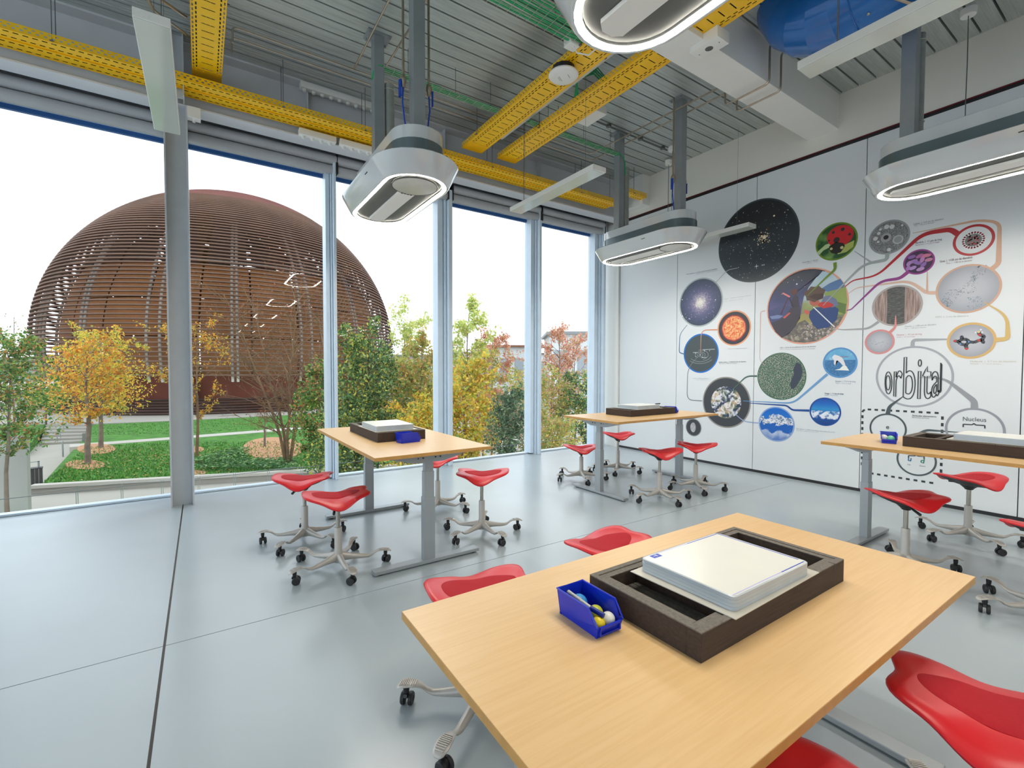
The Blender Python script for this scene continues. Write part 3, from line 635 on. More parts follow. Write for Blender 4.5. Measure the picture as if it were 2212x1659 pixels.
# foreground
dark_tray(1.475, .905, .708, 0.0, 'dark foam tray on the nearest desk')
boards(1.432, .872, .708+.080, 0.0, 'the nearest desk', True)
BX, BY, BZ = .955, 1.008, .708; rzb = -.02
blue_bin(BX, BY, BZ, rzb, 'blue open fronted bin of balls and a pen on the nearest desk')
ball((BX-.004, BY+.040, BZ+.040), .026, (36,140,206), 'blue ball in the nearest bin, deepest inside')
ball((BX+.014, BY-.014, BZ+.025+.003), .022, (196,200,52), 'yellow green ball in the middle of the nearest bin')
ball((BX+.020, BY-.058, BZ+.024+.003), .0205, (226,224,212), 'white ball at the front of the nearest bin')
ball((BX-.018, BY-.058, BZ+.022+.003), .0195, (232,206,30), 'yellow ball under the pen cap in the nearest bin')
pen = empty('marker_pen', (BX-.022, BY-.005, BZ+.056), 0, 'grey marker with a dark blue cap leaning in the nearest bin', 'pen')
pa, pb, pc = Vector((-.012,.062,.020)), Vector((.004,-.02,.0)), Vector((.016,-.062,-.008))
quick('barrel', P('marker_barrel', (182,180,176), .35, .2, .15, 200), pen, lambda b: b.tube([pa, pb], .0062, 12), True)
quick('cap', P('marker_cap', (14,40,130), .4), pen, lambda b: b.tube([pb, pc], .0074, 12), True)
quick('tip', MT['black'], pen, lambda b: b.tube([pa, pa+(pa-pb)*.04], .004, 10), True)
# desk by the window
dark_tray(1.385, 4.13, .870, PI/2, 'dark foam tray on the desk by the window')
boards(1.355, 4.00, .870+.080, PI/2-.02, 'the desk by the window')
blue_bin(1.402, 3.618, .870, PI/2+.12, 'blue bin seen from its side on the desk by the window')
# far corner desk
dark_tray(4.69, 4.02, .900, .0, 'dark foam tray on the far corner desk')
boards(4.62, 4.00, .900+.080, .03, 'the far corner desk')
o = quick('marker_pen', MT['black'], None, lambda b: b.tube([(4.86,3.93,1.026),(4.96,3.94,1.026)], .007, 10), True); tag(o, 'small black marker lying on the boards of the far corner desk', 'pen')
blue_bin(5.165, 3.93, .900, .35, 'blue bin behind the tray on the far corner desk')
# right desk
dark_tray(4.735, .875, .875, -PI/2, 'dark foam tray on the desk cut by the right edge')
boards(4.75, .80, .875+.080, -PI/2, 'the desk cut by the right edge')
blue_bin(4.66, 1.425, .875, -PI/2+.35, 'blue bin with pale balls on the desk cut by the right edge')
ball((4.635, 1.45, .875+.034), .030, (228,220,214), 'cream ball in the bin on the right hand desk')
ball((4.630, 1.400, .875+.032), .028, (120,206,160), 'green ball in the bin on the right hand desk')
ball((4.69, 1.42, .875+.03), .024, (226,214,90), 'yellow ball at the back of the bin on the right hand desk')

# ================================================================ STOOLS
TH_ = [0, 28, 55, 90, 125, 152, 180]; RR = [.200, .238, .212, .222, .214, .246, .240]; HH = [.028, .028, .008, -.044, .002, .032, .044]
def per(arr, a):
    a = abs((a+PI) % (2*PI)-PI); d = math.degrees(a)
    xs = [-t for t in TH_[:0:-1]]+TH_+[360-t for t in TH_[-2::-1]]; ys = arr[:0:-1]+arr+arr[-2::-1]
    for i in range(len(xs)-1):
        if xs[i] <= d <= xs[i+1]: break
    x0, x1 = xs[i], xs[i+1]; t = (d-x0)/(x1-x0)
    m0 = (ys[i+1]-ys[i-1])/(xs[i+1]-xs[i-1]) if i > 0 else 0
    m1 = (ys[i+2]-ys[i])/(xs[i+2]-xs[i]) if i+2 < len(xs) else 0
    h = x1-x0; return (2*t**3-3*t*t+1)*ys[i]+(t**3-2*t*t+t)*h*m0+(-2*t**3+3*t*t)*ys[i+1]+(t**3-t*t)*h*m1
def seat_pt(th, rho):
    R = per(RR, th); h = per(HH, th); g = rho**2.2
    return Vector((R*rho*math.cos(th), R*rho*math.sin(th), h*g-.010*max(0, rho-.86)/.14*(1 if rho > .86 else 0)))
def seat_xy(u, v):
    th = math.atan2(v, u); rho = math.hypot(u, v)/per(RR, th); return seat_pt(th, rho).z
def make_stool(label):
    t = empty('saddle_stool', (0,0,0), 0, label, 'stool', 'red saddle stools on castors'); NT, NR = 72, 14
    ZS = .545
    def shell(b):
        loops = []
        for i in range(1, NR+1): loops.append([seat_pt(2*PI*k/NT, i/NR) for k in range(NT)])
        rim = []
        for k in range(NT):
            p = seat_pt(2*PI*k/NT, 1.0); d = Vector((p.x, p.y, 0)).normalized(); rim.append((p, d))
        loops.append([p+d*.004+Vector((0,0,-.005)) for p, d in rim])
        loops.append([p+d*.002+Vector((0,0,-.012)) for p, d in rim])
        loops.append([p-d*.008+Vector((0,0,-.015)) for p, d in rim])
        for i in (11, 7, 3): loops.append([seat_pt(2*PI*k/NT, i/NR)+Vector((0,0,-.013)) for k in range(NT)])
        b.loft([[Vector((q.x*.03, q.y*.03, q.z*.0)) for q in loops[0]]]+loops, True, True)
        b.v = [(x, y, z+ZS) for x, y, z in b.v]
    sh = quick('seat', MT['red'], t, shell, True, sharp=60)
    def pad(b):
        loops = []
        a0, b0 = .165, .098
        for i in range(0, 9):
            s = i/8; L = []
            for k in range(48):
                a = 2*PI*k/48; c, s_ = math.cos(a), math.sin(a)
                u = a0*s*math.copysign(abs(c)**.8, c)-.012; v = b0*s*math.copysign(abs(s_)**.9, s_)*(1-.28*c)
                if i == 0: u, v = -.012+.004*c, .004*s_
                L.append(Vector((u, v, seat_xy(u, v)+(.0045 if i < 8 else .0005))))
            loops.append(L)
        b.loft(loops, True, False); b.v = [(x, y, z+ZS) for x, y, z in b.v]
    quick('seat_pad', MT['pad'], sh, pad, True, sharp=70)
    def under(b):
        loops = []
        for rho, dz in ((.93,-.016),(.80,-.028),(.62,-.044),(.45,-.056),(.30,-.066)): loops.append([seat_pt(2*PI*k/NT, rho)+Vector((0,0,dz+(.0 if rho > .5 else .0))) for k in range(NT)])
        b.loft(loops, True, True); b.v = [(x, y, z+ZS) for x, y, z in b.v]
    quick('seat_underside', MT['rubber'], t, under, True, sharp=60)
    quick('swivel_mount', MT['black'], t, lambda b: b.lathe([(0,.500),(.075,.496),(.062,.478),(.034,.452),(.026,.440),(0,.440)], 20), True)
    quick('height_lever', MT['black'], t, lambda b: b.tube([(-.02,-.04,.482),(-.035,-.13,.474),(-.045,-.21,.464)], [.006,.008,.010], 8), True)
    quick('gas_column', MT['chrome'], t, lambda b: b.tube([(0,0,.28),(0,0,.445)], .0155, 18), True)
    base = quick('base_sleeve', MT['castalu'], t, lambda b: b.lathe([(0,.045),(.030,.045),(.034,.06),(.034,.11),(.027,.135),(.0265,.298),(.025,.302),(.0157,.302)], 24), True, sharp=40)
    def arm(b):
        st = [(.015,.085,.038,.060),(.05,.082,.036,.050),(.10,.076,.032,.036),(.17,.068,.030,.026),(.215,.066,.027,.019),(.240,.074,.026,.014),(.262,.090,.029,.011),(.285,.099,.038,.010),(.315,.101,.050,.009),(.345,.098,.052,.009),(.368,.090,.040,.008),(.376,.084,.020,.006)]
        loops = []
        for r, z, w_, h_ in st:
            L = []
            for k in range(10):
                a = 2*PI*k/10+PI/10; L.append(Vector((r, w_/2*1.22*math.cos(a), z+h_/2*1.28*math.sin(a))))
            loops.append(L)
        b.loft(loops)
        for k in range(9):
            rr = .292+.0085*k; hw = .019*math.sqrt(max(0, 1-((rr-.326)/.05)**2))+.003; zz = .101+.0063-.0018*max(0,(rr-.325)/.03)**2*3
            b.box(rr-.0018, rr+.0018, -hw, hw, zz-.004, zz+.0012)
    ab = MB(); arm(ab); arm_me = ab.mesh('arm', True, 55); arm_me.materials.append(MT['castalu'])
    hb = MB(); hb.lathe([(0,.055),(.011,.055),(.014,.075),(.013,.096)], 12); hb.loft([[(x, y, z) for x, z in ((-.026,.030),(-.020,.050),(-.004,.060),(.014,.058),(.020,.046),(.010,.040))] for y in (-.008, .008)])
    hood_me = hb.mesh('hood', True, 40); hood_me.materials.append(MT['black'])
    wb = MB()
    for s in (-1, 1): wb.lathe([(0,s*.008),(.022,s*.008),(.0275,s*.010),(.0275,s*.022),(.024,s*.026),(.012,s*.026),(.010,s*.0235),(0,s*.0235)], 20, (-.010, 0, .0275), Matrix(((1,0,0),(0,0,1),(0,1,0))))
    wheel_me = wb.mesh('wheel', True, 35); wheel_me.materials.append(MT['rubber'])
    t['_m'] = 1
    for k in range(5):
        a = 2*PI*k/5
        o = put('base_arm', arm_me, t); o.rotation_euler = (0, 0, a)
        c = put('castor', hood_me, t); c.location = (.335*math.cos(a), .335*math.sin(a), 0); c.rotation_euler = (0, 0, a+(.7, 2.3, -1.1, .2, 3.6)[k])
        put('wheel', wheel_me, c)
    del t['_m']
    return t
proto = make_stool('')
# (x, y, base angle, seat angle, height change, label)
ST = [
 (.715,4.233,11.9,-22,0,'red stool at the window side end of the desk by the glass, left of two'),
 (.821,3.521,56.3,-8,0,'red stool standing left of the window desk, nearest the viewer there'),
 (2.043,4.444,13.7,-30,0,'red stool mostly hidden behind the front leg of the window desk'),
 (2.059,3.553,55,146,0,'red stool standing alone right of the window desk'),
 (4.209,4.612,27.1,-30,-.108,'low red stool half hidden behind the left leg of the far desk'),
 (4.989,4.693,1.8,-30,0,'red stool behind the far corner desk, next to the white wall'),
 (4.318,3.424,37.4,146,0,'red stool in front of the far corner desk, left of two'),
 (5.054,3.466,14.7,125,0,'red stool in front of the far corner desk, right of two'),
 (4.291,1.196,30.2,-42,0,'red stool on the near side of the right hand desk, lever to the left'),
 (5.477,1.104,8.3,150,0,'red stool under the right hand desk, close to the wall graphics'),
 (4.13,.46,62,150,0,'red stool cut by the right edge beside the right hand desk'),
 (.985,1.69,70,-10,-.01,'red stool beyond the nearest desk, left of the blue bin'),
 (1.79,1.74,25,5,.0,'red stool beyond the nearest desk, behind the white boards'),
 (1.775,.30,40,103,.0,'large red stool in the lower right corner of the picture'),
 (1.10,.34,10,100,.0,'red stool at the bottom edge, tucked under the nearest desk'),
]
for i, (x, y, ba, sa, dz, lab) in enumerate(ST):
    s = proto if i == 0 else copy_tree(proto)
    s.location = (x, y, 0); s['label'] = lab
    ks = [c for c in bpy.data.objects if c.parent == s]
    for c in ks:
        n = c.name.split('.')[0]
        if n in ('seat', 'seat_underside', 'swivel_mount', 'height_lever'): c.rotation_euler = (0, 0, math.radians(sa)); c.location = (0, 0, dz)
        elif n == 'gas_column': c.location = (0, 0, dz*.5)
        elif n in ('base_arm', 'castor'):
            if i == 0: c['a0'] = c.rotation_euler.z; c['l0'] = list(c.location)
    for c in ks:
        n = c.name.split('.')[0]
        if n == 'base_arm': c.rotation_euler = (0, 0, c['a0']+math.radians(ba))
        if n == 'castor':
            a = math.radians(ba); l = c['l0']; c.location = (l[0]*math.cos(a)-l[1]*math.sin(a), l[0]*math.sin(a)+l[1]*math.cos(a), 0); c.rotation_euler = (0, 0, c['a0']+a+.5*i)
for o in bpy.data.objects:
    for k in ('a0', 'l0'):
        if k in o: del o[k]
# ================================================================ PRINTED WALL GRAPHICS (flat print on the panels)
XP = XW-.0008
def wp(p): v = at_x(p[0], p[1], XW); return (v.y, v.z)                     # a point of the wall as (y, z)
PC = {}
def flat(c, rough=.35):
    c = tuple(c)
    if c not in PC: PC[c] = P('print_%02x%02x%02x' % c, c, rough, 0, .02, 4)
    return PC[c]
def layer(pts, mat, name, parent, k=0, label=None):                       # filled outline in wall coordinates
    b = MB(); x = XP-.00035*k; n = len(pts); cy = sum(p[0] for p in pts)/n; cz = sum(p[1] for p in pts)/n
    b.add([(x, p[0], p[1]) for p in pts]+[(x, cy, cz)], [(i, (i+1) % n, n) for i in range(n)])
    o = b.build(name, mat, parent)
    if label: o['label'] = label
    return o
def multi(polys, mat, name, parent, k=0):
    b = MB(); x = XP-.00035*k
    for pts in polys:
        b.add([(x, p[0], p[1]) for p in pts], [tuple(range(len(pts)))])
    return b.build(name, mat, parent)
def strip(pts, w0, w1=None, name='printed_line', mat=None, k=1, parent=None, smooth_n=0):
    pts = [Vector(p) for p in pts]
    if smooth_n:                                                           # rounded corners
        out = [pts[0]]
        for i in range(1, len(pts)-1):
            a, c, b_ = pts[i-1], pts[i], pts[i+1]; r = min((a-c).length, (b_-c).length)*.42; r = min(r, smooth_n)
            d1 = (a-c).normalized()*r; d2 = (b_-c).normalized()*r
            for t in range(7): s = t/6; out.append((c+d1)*(1-s)**2+c*2*s*(1-s)+(c+d2)*s*s)
        out.append(pts[-1]); pts = out
    w1 = w0 if w1 is None else w1; b = MB(); n = len(pts); x = XP-.00035*k
    L = [0]
    for i in range(1, n): L.append(L[-1]+(pts[i]-pts[i-1]).length)
    V = []
    for i, p in enumerate(pts):
        t = (pts[min(i+1, n-1)]-pts[max(i-1, 0)]).normalized(); q = Vector((-t.y, t.x)); w_ = (w0+(w1-w0)*L[i]/max(L[-1], 1e-6))/2
        V += [(x, p.x+q.x*w_, p.y+q.y*w_), (x, p.x-q.x*w_, p.y-q.y*w_)]
    b.add(V, [(2*i, 2*i+1, 2*i+3, 2*i+2) for i in range(n-1)])
    return b.build(name, mat, parent or wr)
def circ(cy, cz, r, n=48, a0=0, a1=2*PI): return [(cy+r*math.cos(a0+(a1-a0)*i/n), cz+r*math.sin(a0+(a1-a0)*i/n)) for i in range(n if a1-a0 > 6.28 else n+1)]
def ringm(cy, cz, r0, r1, mat, name, parent, k, label=None):
    b = MB(); x = XP-.00035*k; n = 72
    b.add([(x, *p) for p in circ(cy, cz, r0, n)]+[(x, *p) for p in circ(cy, cz, r1, n)], [(i, (i+1) % n, n+(i+1) % n, n+i) for i in range(n)])
    o = b.build(name, mat, parent)
    if label: o['label'] = label
    return o
def ell(l, r, t, b):
    L, R_, T, B = wp(l), wp(r), wp(t), wp(b); return ((L[0]+R_[0]+T[0]+B[0])/4, (L[1]+R_[1]+T[1]+B[1])/4, ((L[0]-R_[0])+(T[1]-B[1]))/4)
def picmat(name, cy, cz, r, kind):
    """procedural pictures printed inside a circle: u,v = offsets from the centre / radius"""
    M, t, N, L, b = nodes(name); b.inputs['Roughness'].default_value = .35
    co = N.new('ShaderNodeTexCoord'); mp = N.new('ShaderNodeMapping'); mp.inputs['Location'].default_value = (0, -cy/r, -cz/r); mp.inputs['Scale'].default_value = (0, 1/r, 1/r)
    L.new(co.outputs['Object'], mp.inputs[0]); vec = mp.outputs[0]
    ln = N.new('ShaderNodeVectorMath'); ln.operation = 'LENGTH'; L.new(vec, ln.inputs[0]); rad = ln.outputs['Value']
    def noise(s, d=4, dist=0, v=vec):
        n = N.new('ShaderNodeTexNoise'); n.inputs['Scale'].default_value = s; n.inputs['Detail'].default_value = d; n.inputs['Distortion'].default_value = dist; L.new(v, n.inputs['Vector']); return n.outputs[0]
    def ramp(f, st, con=False):
        q = N.new('ShaderNodeValToRGB'); L.new(f, q.inputs[0])
        if con: q.color_ramp.interpolation = 'CONSTANT'
        for i, (p, c) in enumerate(st):
            e = q.color_ramp.elements[i] if i < 2 else q.color_ramp.elements.new(p)
            e.position = p; e.color = sr(c)
        return q.outputs[0]
    def mix(f, a, c):
        m = N.new('ShaderNodeMixRGB'); L.new(a, m.inputs[1]); L.new(c, m.inputs[2])
        if isinstance(f, float): m.inputs[0].default_value = f
        else: L.new(f, m.inputs[0])
        return m.outputs[0]
    sv = N.new('ShaderNodeSeparateXYZ'); L.new(vec, sv.inputs[0]); V = sv.outputs[2]; Uc = sv.outputs[1]
    if kind == 'galaxy':
        f = mth(N, L, 'ADD', rad, mth(N, L, 'MULTIPLY', mth(N, L, 'SUBTRACT', noise(7, 8, 2.5), .5), .55))
        c = ramp(f, [(0, (240,236,226)), (.14, (226,220,212)), (.30, (150,140,168)), (.5, (98,98,132)), (.75, (74,80,112)), (1, (58,68,88))])
    elif kind == 'sun':
        f = mth(N, L, 'ADD', rad, mth(N, L, 'MULTIPLY', noise(3, 3), .12))
        disc = ramp(noise(9, 6, .6), [(0, (214,70,50)), (.42, (226,104,66)), (.55, (240,170,110)), (.7, (252,224,160))])
        rim = ramp(f, [(0, (250,200,130)), (.74, (244,150,100)), (.82, (170,40,40)), (.88, (58,58,64)), (1, (56,60,66))])
        c = mix(ramp(f, [(0, (0,0,0)), (.70, (0,0,0)), (.80, (255,255,255))]), disc, rim)
    elif kind == 'earth':
        f = mth(N, L, 'ADD', rad, .0)
        land = ramp(noise(2.2, 5, .5), [(0, (28,44,76)), (.47, (38,54,84)), (.50, (86,104,74)), (.6, (196,170,140))])
        cl_ = mix(ramp(noise(4.5, 8, 1.2), [(0, (0,0,0)), (.46, (20,20,20)), (.58, (230,230,230))]), land, ramp(noise(20, 2), [(0, (232,232,240)), (1, (246,246,250))]))
        c = mix(ramp(f, [(0, (0,0,0)), (.655, (0,0,0)), (.665, (255,255,255))]), cl_, ramp(rad, [(0, (52,56,62)), (1, (58,62,68))]))
    elif kind == 'aerial':
        c = ramp(noise(26, 6, .5), [(0, (24,56,44)), (.42, (46,88,66)), (.52, (90,120,98)), (.60, (176,168,160)), (.72, (214,206,200))])
        c = mix(ramp(noise(3.0, 2), [(0, (0,0,0)), (.45, (10,10,10)), (.6, (150,150,150))]), c, ramp(noise(5), [(0, (40,80,62)), (1, (66,110,84))]))
    elif kind == 'cell':
        c = ramp(noise(9, 7, 3.0), [(0, (60,60,62)), (.45, (98,98,100)), (.55, (140,140,142)), (.7, (190,190,190))])
    elif kind == 'sea':
        wv = N.new('ShaderNodeMapping'); wv.inputs['Scale'].default_value = (1, 2, 14); L.new(vec, wv.inputs[0])
        sea = ramp(noise(2.5, 5, .3, wv.outputs[0]), [(0, (22,70,124)), (.5, (50,112,166)), (.7, (96,150,192))])
        sky = ramp(noise(2.5, 3), [(0, (70,150,204)), (.6, (112,178,216)), (.75, (170,200,214))])
        c = mix(ramp(mth(N, L, 'ADD', V, .5), [(0, (0,0,0)), (.69, (0,0,0)), (.70, (255,255,255))]), sea, sky)
    elif kind == 'cloud':
        f = mth(N, L, 'ADD', V, mth(N, L, 'MULTIPLY', noise(3, 6, .3), .9))
        sky = ramp(mth(N, L, 'MULTIPLY', mth(N, L, 'ADD', V, 1), .5), [(0, (6,60,130)), (.35, (14,82,160)), (.60, (40,140,200)), (.8, (10,100,190)), (1, (0,74,168))])
        cf = mth(N, L, 'MULTIPLY', noise(3.4, 7, .2), ramp(mth(N, L, 'ABSOLUTE', mth(N, L, 'ADD', V, .25)), [(0, (255,255,255)), (.3, (220,220,220)), (.5, (30,30,30))]))
        c = mix(ramp(cf, [(0, (0,0,0)), (.34, (0,0,0)), (.46, (255,255,255))]), sky, ramp(noise(12, 4), [(0, (190,206,226)), (1, (250,250,252))]))
    elif kind == 'snow':
        f = mth(N, L, 'ADD', V, mth(N, L, 'MULTIPLY', mth(N, L, 'SUBTRACT', noise(2.4, 4), .5), 1.0))
        rock = ramp(noise(7, 6, 1.5), [(0, (40,70,110)), (.45, (120,140,170)), (.52, (226,228,236)), (1, (246,246,250))])
        low = ramp(f, [(0, (24,96,184)), (.1, (30,104,190)), (.3, (20,100,190))])
        base = mix(ramp(f, [(0, (0,0,0)), (.02, (255,255,255))]), low, rock)
        c = mix(ramp(f, [(0, (0,0,0)), (.42, (0,0,0)), (.46, (255,255,255))]), base, ramp(V, [(0, (24,120,206)), (1, (10,100,196))]))
        fog = mth(N, L, 'SUBTRACT', mth(N, L, 'MULTIPLY', V, -1), mth(N, L, 'MULTIPLY', noise(2.5, 5), .8))
        c = mix(ramp(fog, [(0, (0,0,0)), (.02, (20,20,20)), (.12, (235,235,235)), (.5, (120,120,120))]), c, ramp(noise(3, 5), [(0, (120,160,205)), (.6, (205,216,232))]))
    elif kind == 'hair':
        wv = N.new('ShaderNodeMapping'); wv.inputs['Scale'].default_value = (1, 9, .6); L.new(vec, wv.inputs[0])
        bg_ = ramp(noise(2, 4, .4, wv.outputs[0]), [(0, (96,78,74)), (.45, (138,116,108)), (.6, (176,154,146)), (.75, (204,186,176))])
        w2 = N.new('ShaderNodeMapping'); w2.inputs['Scale'].default_value = (1, 2, 16); L.new(vec, w2.inputs[0])
        sh_ = ramp(noise(2.2, 4, .8, w2.outputs[0]), [(0, (46,46,46)), (.5, (78,78,76)), (.7, (124,124,120))])
        band_ = ramp(mth(N, L, 'ABSOLUTE', mth(N, L, 'SUBTRACT', Uc, .03)), [(0, (0,0,0)), (.36, (0,0,0)), (.40, (255,255,255))])
        c = mix(band_, sh_, bg_)
    elif kind == 'grey':
        c = ramp(rad, [(0, (196,198,204)), (.6, (180,182,190)), (1, (160,163,172))])
    elif kind == 'moon':
        c = ramp(noise(4, 5), [(0, (130,130,134)), (.5, (176,176,180)), (1, (214,214,218))])
    elif kind == 'night':
        f = mth(N, L, 'ADD', V, mth(N, L, 'MULTIPLY', noise(2.5, 5, .4), .5))
        c = ramp(f, [(0, (196,120,130)), (.06, (150,100,130)), (.20, (92,86,132)), (.5, (66,72,118)), (.8, (48,54,84)), (1, (50,56,72))])
    elif kind == 'day':
        c = ramp(mth(N, L, 'ADD', V, mth(N, L, 'MULTIPLY', noise(2.2, 4), .5)), [(0, (120,128,92)), (.3, (150,158,96)), (.42, (166,186,190)), (.7, (176,196,206)), (1, (186,204,214))])
    elif kind == 'rockg':
        c = ramp(noise(8, 6, .8), [(0, (60,58,58)), (.45, (106,100,96)), (.55, (132,124,108)), (.7, (190,176,170))])
    elif kind == 'cosmos':
        c = ramp(V, [(0, (54,62,68)), (.5, (36,40,46)), (1, (34,36,40))])
    elif kind == 'leafy':
        c = ramp(noise(1.4, 2), [(0, (22,66,34)), (.5, (34,84,40)), (.75, (120,160,80))])
    L.new(c, b.inputs['Base Color']); return M
def print_circle(e, fr, ringc, kind, label, k=2, fillc=None):
    cy, cz, r = e
    g = ringm(cy, cz, r, r*(1-fr), flat(ringc), 'printed_ring', wr, k+1, label)
    if kind: layer(circ(cy, cz, r*(1-fr*.7), 64), picmat('pic_'+kind+'_%d' % len(bpy.data.materials), cy, cz, r*(1-fr), kind), 'printed_picture', g, k)
    elif fillc: layer(circ(cy, cz, r*(1-fr*.7), 64), flat(fillc), 'printed_picture', g, k)
    return g
def w1(x, y): return (1440+x/5.267, 400+y/5.267)
def w2(x, y): return (1840+x/5.946, 440+y/5.946)
def w3(x, y): return (1440+x/5.267, 640+y/5.267)
def w4(x, y): return (1840+x/5.946, 680+y/5.946)
def w5(x, y): return (1840+x/5.946, 860+y/5.946)
E_ = {
'cosmos': ell(w1(565,740), w1(1495,500), w1(1165,145), w1(930,1120)),
'galaxy': ell(w1(140,1360), w1(635,1300), w1(410,1055), w1(370,1615)),
'sun': ell(w3(577,370), w3(957,350), w3(780,160), w3(755,565)),
'solar': ell(w3(193,655), w3(590,640), w3(395,425), w3(385,875)),
'earth': ell(w3(402,1210), w3(943,1200), w3(690,915), w3(680,1500)),
'moon': ell(w3(218,1490), w3(398,1480), w3(305,1398), w3(308,1600)),
'human': ell(w1(1122,1430), w1(2052,1320), w1(1640,940), w3(1560,548)),
'aerial': ell(w3(1028,920), w3(1582,900), w3(1310,640), w3(1305,1180)),
'whale': ell(w3(1775,755), w3(2170,745), w3(1985,587), w3(1965,935)),
'cloud': ell(w3(1622,1310), w3(1980,1320), w3(1810,1150), w3(1805,1475)),
'snow': ell(w3(1042,1450), w3(1455,1450), w3(1250,1262), w3(1250,1655)),
'bug': ell(w1(1687,680), w1(2175,560), w1(2000,437), w1(1870,882)),
'cell': ell(w2(208,490), w2(742,370), w2(545,200), w2(430,655)),
'virus': ell(w2(1288,530), w2(1838,410), w2(1620,258), w2(1520,668)),
'bact': ell(w2(660,775), w2(1070,720), w2(890,582), w2(830,912)),
'dna': ell(w2(1068,1140), w2(1922,1040), w2(1540,775), w2(1450,1410)),
'hair': ell(w2(250,1330), w2(902,1280), w2(600,1048), w2(570,1578)),
'kera': ell(w4(167,350), w4(550,345), w4(365,187), w4(350,508)),
'mole': ell(w4(1212,335), w4(1850,330), w4(1560,97), w4(1520,567)),
'orb': ell(w4(297,790), w4(1297,790), w4(800,405), w4(800,1195)),
}
G = {}
G['cosmos'] = print_circle(E_['cosmos'], .035, (62,72,78), 'cosmos', 'largest circle, black with stars and small galaxies')
G['galaxy'] = print_circle(E_['galaxy'], .055, (168,178,178), 'galaxy', 'circle with a bright spiral galaxy')
G['sun'] = print_circle(E_['sun'], .075, (226,158,116), 'sun', 'circle with the glowing orange sun')
G['solar'] = print_circle(E_['solar'], .07, (16,110,200), None, 'blue rimmed dark circle with planet orbits', fillc=(68,78,82))
G['earth'] = print_circle(E_['earth'], .05, (146,142,136), 'earth', 'dark circle with the planet Earth')
G['moon'] = print_circle(E_['moon'], .09, (150,152,160), None, 'smallest dark circle, with the half moon', fillc=(56,60,64))
G['human'] = print_circle(E_['human'], .045, (222,160,138), 'day', 'pink rimmed circle of two curious people by night and by day')
G['aerial'] = print_circle(E_['aerial'], .035, (58,104,78), 'aerial', 'green circle with an aerial view of a town')
G['whale'] = print_circle(E_['whale'], .11, (84,144,200), 'sea', 'blue rimmed circle with a leaping whale')
G['cloud'] = print_circle(E_['cloud'], .10, (8,72,152), 'cloud', 'dark blue rimmed circle of clouds')
G['snow'] = print_circle(E_['snow'], .07, (140,166,210), 'snow', 'pale blue rimmed circle with a snowy mountain')
G['bug'] = print_circle(E_['bug'], .085, (104,136,20), 'leafy', 'green rimmed circle with a red ladybird')
G['cell'] = print_circle(E_['cell'], .09, (148,152,156), 'cell', 'grey rimmed circle with a cell section')
G['virus'] = print_circle(E_['virus'], .15, (176,22,32), None, 'thick red ring around a spiky virus', fillc=(214,218,220))
G['bact'] = print_circle(E_['bact'], .12, (144,52,134), None, 'purple rimmed circle of bacteria', fillc=(58,36,66))
G['dna'] = print_circle(E_['dna'], .075, (206,166,142), 'grey', 'beige rimmed circle with a dotted double helix')
G['hair'] = print_circle(E_['hair'], .085, (170,162,160), 'hair', 'grey rimmed circle with a magnified hair')
G['kera'] = print_circle(E_['kera'], .15, (212,142,142), 'grey', 'small pink rimmed circle with a faint molecule')
G['mole'] = print_circle(E_['mole'], .12, (214,176,112), 'grey', 'yellow rimmed circle with a ball and stick molecule')
G['orb'] = print_circle(E_['orb'], .06, (166,168,176), None, 'large empty grey ring around the word orbital')
rnd = random.Random(3)
def cp(key, u, v): cy, cz, r = E_[key]; return (cy-u*r, cz+v*r)           # u to the right in the picture
def dots(key, lst, colr, name='printed_detail', k=4, n=8):
    cy, cz, r = E_[key]; polys = []
    for u, v, s in lst: p = cp(key, u, v); polys.append(circ(p[0], p[1], s*r, n))
    return multi(polys, flat(colr), name, G[key], k)
# stars and galaxies
L_ = []
for i in range(170):
    a, q = rnd.uniform(0, 2*PI), math.sqrt(rnd.random())*.93; L_.append((q*math.cos(a), q*math.sin(a), rnd.choice((.004,.005,.006,.008,.011))))
dots('cosmos', L_[:110], (214,214,206)); dots('cosmos', L_[110:], (150,160,170))
dots('cosmos', [(.18+rnd.gauss(0,.07), .04+rnd.gauss(0,.07), rnd.choice((.010,.014,.018,.026))) for i in range(34)], (226,206,176), k=5)
dots('cosmos', [(.42,.50,.022), (.20,.04,.04), (.13,.09,.022)], (250,232,196), k=6)
dots('cosmos', [(.18+rnd.gauss(0,.10), .04+rnd.gauss(0,.10), .045) for i in range(5)], (66,58,52), k=3, n=20)
cy, cz, r = E_['cosmos']
def star4(key, u, v, s): p = cp(key, u, v); q = s*E_[key][2]; return [(p[0]+q*(1 if j % 2 == 0 else .18)*math.cos(j*PI/4), p[1]+q*(1 if j % 2 == 0 else .18)*math.sin(j*PI/4)) for j in range(8)]
multi([star4('cosmos', .02, -.62, .06), star4('cosmos', .16, -.62, .03), star4('cosmos', .20, -.62, .03)], flat((246,246,246)), 'printed_detail', G['cosmos'], 5)
dots('galaxy', [(rnd.uniform(-.7,.7), rnd.uniform(-.7,.7), .010) for i in range(40)]+[(-.86,.22,.022),(-.84,-.48,.03),(-.5,-.62,.02),(.68,.02,.02)], (232,232,240))
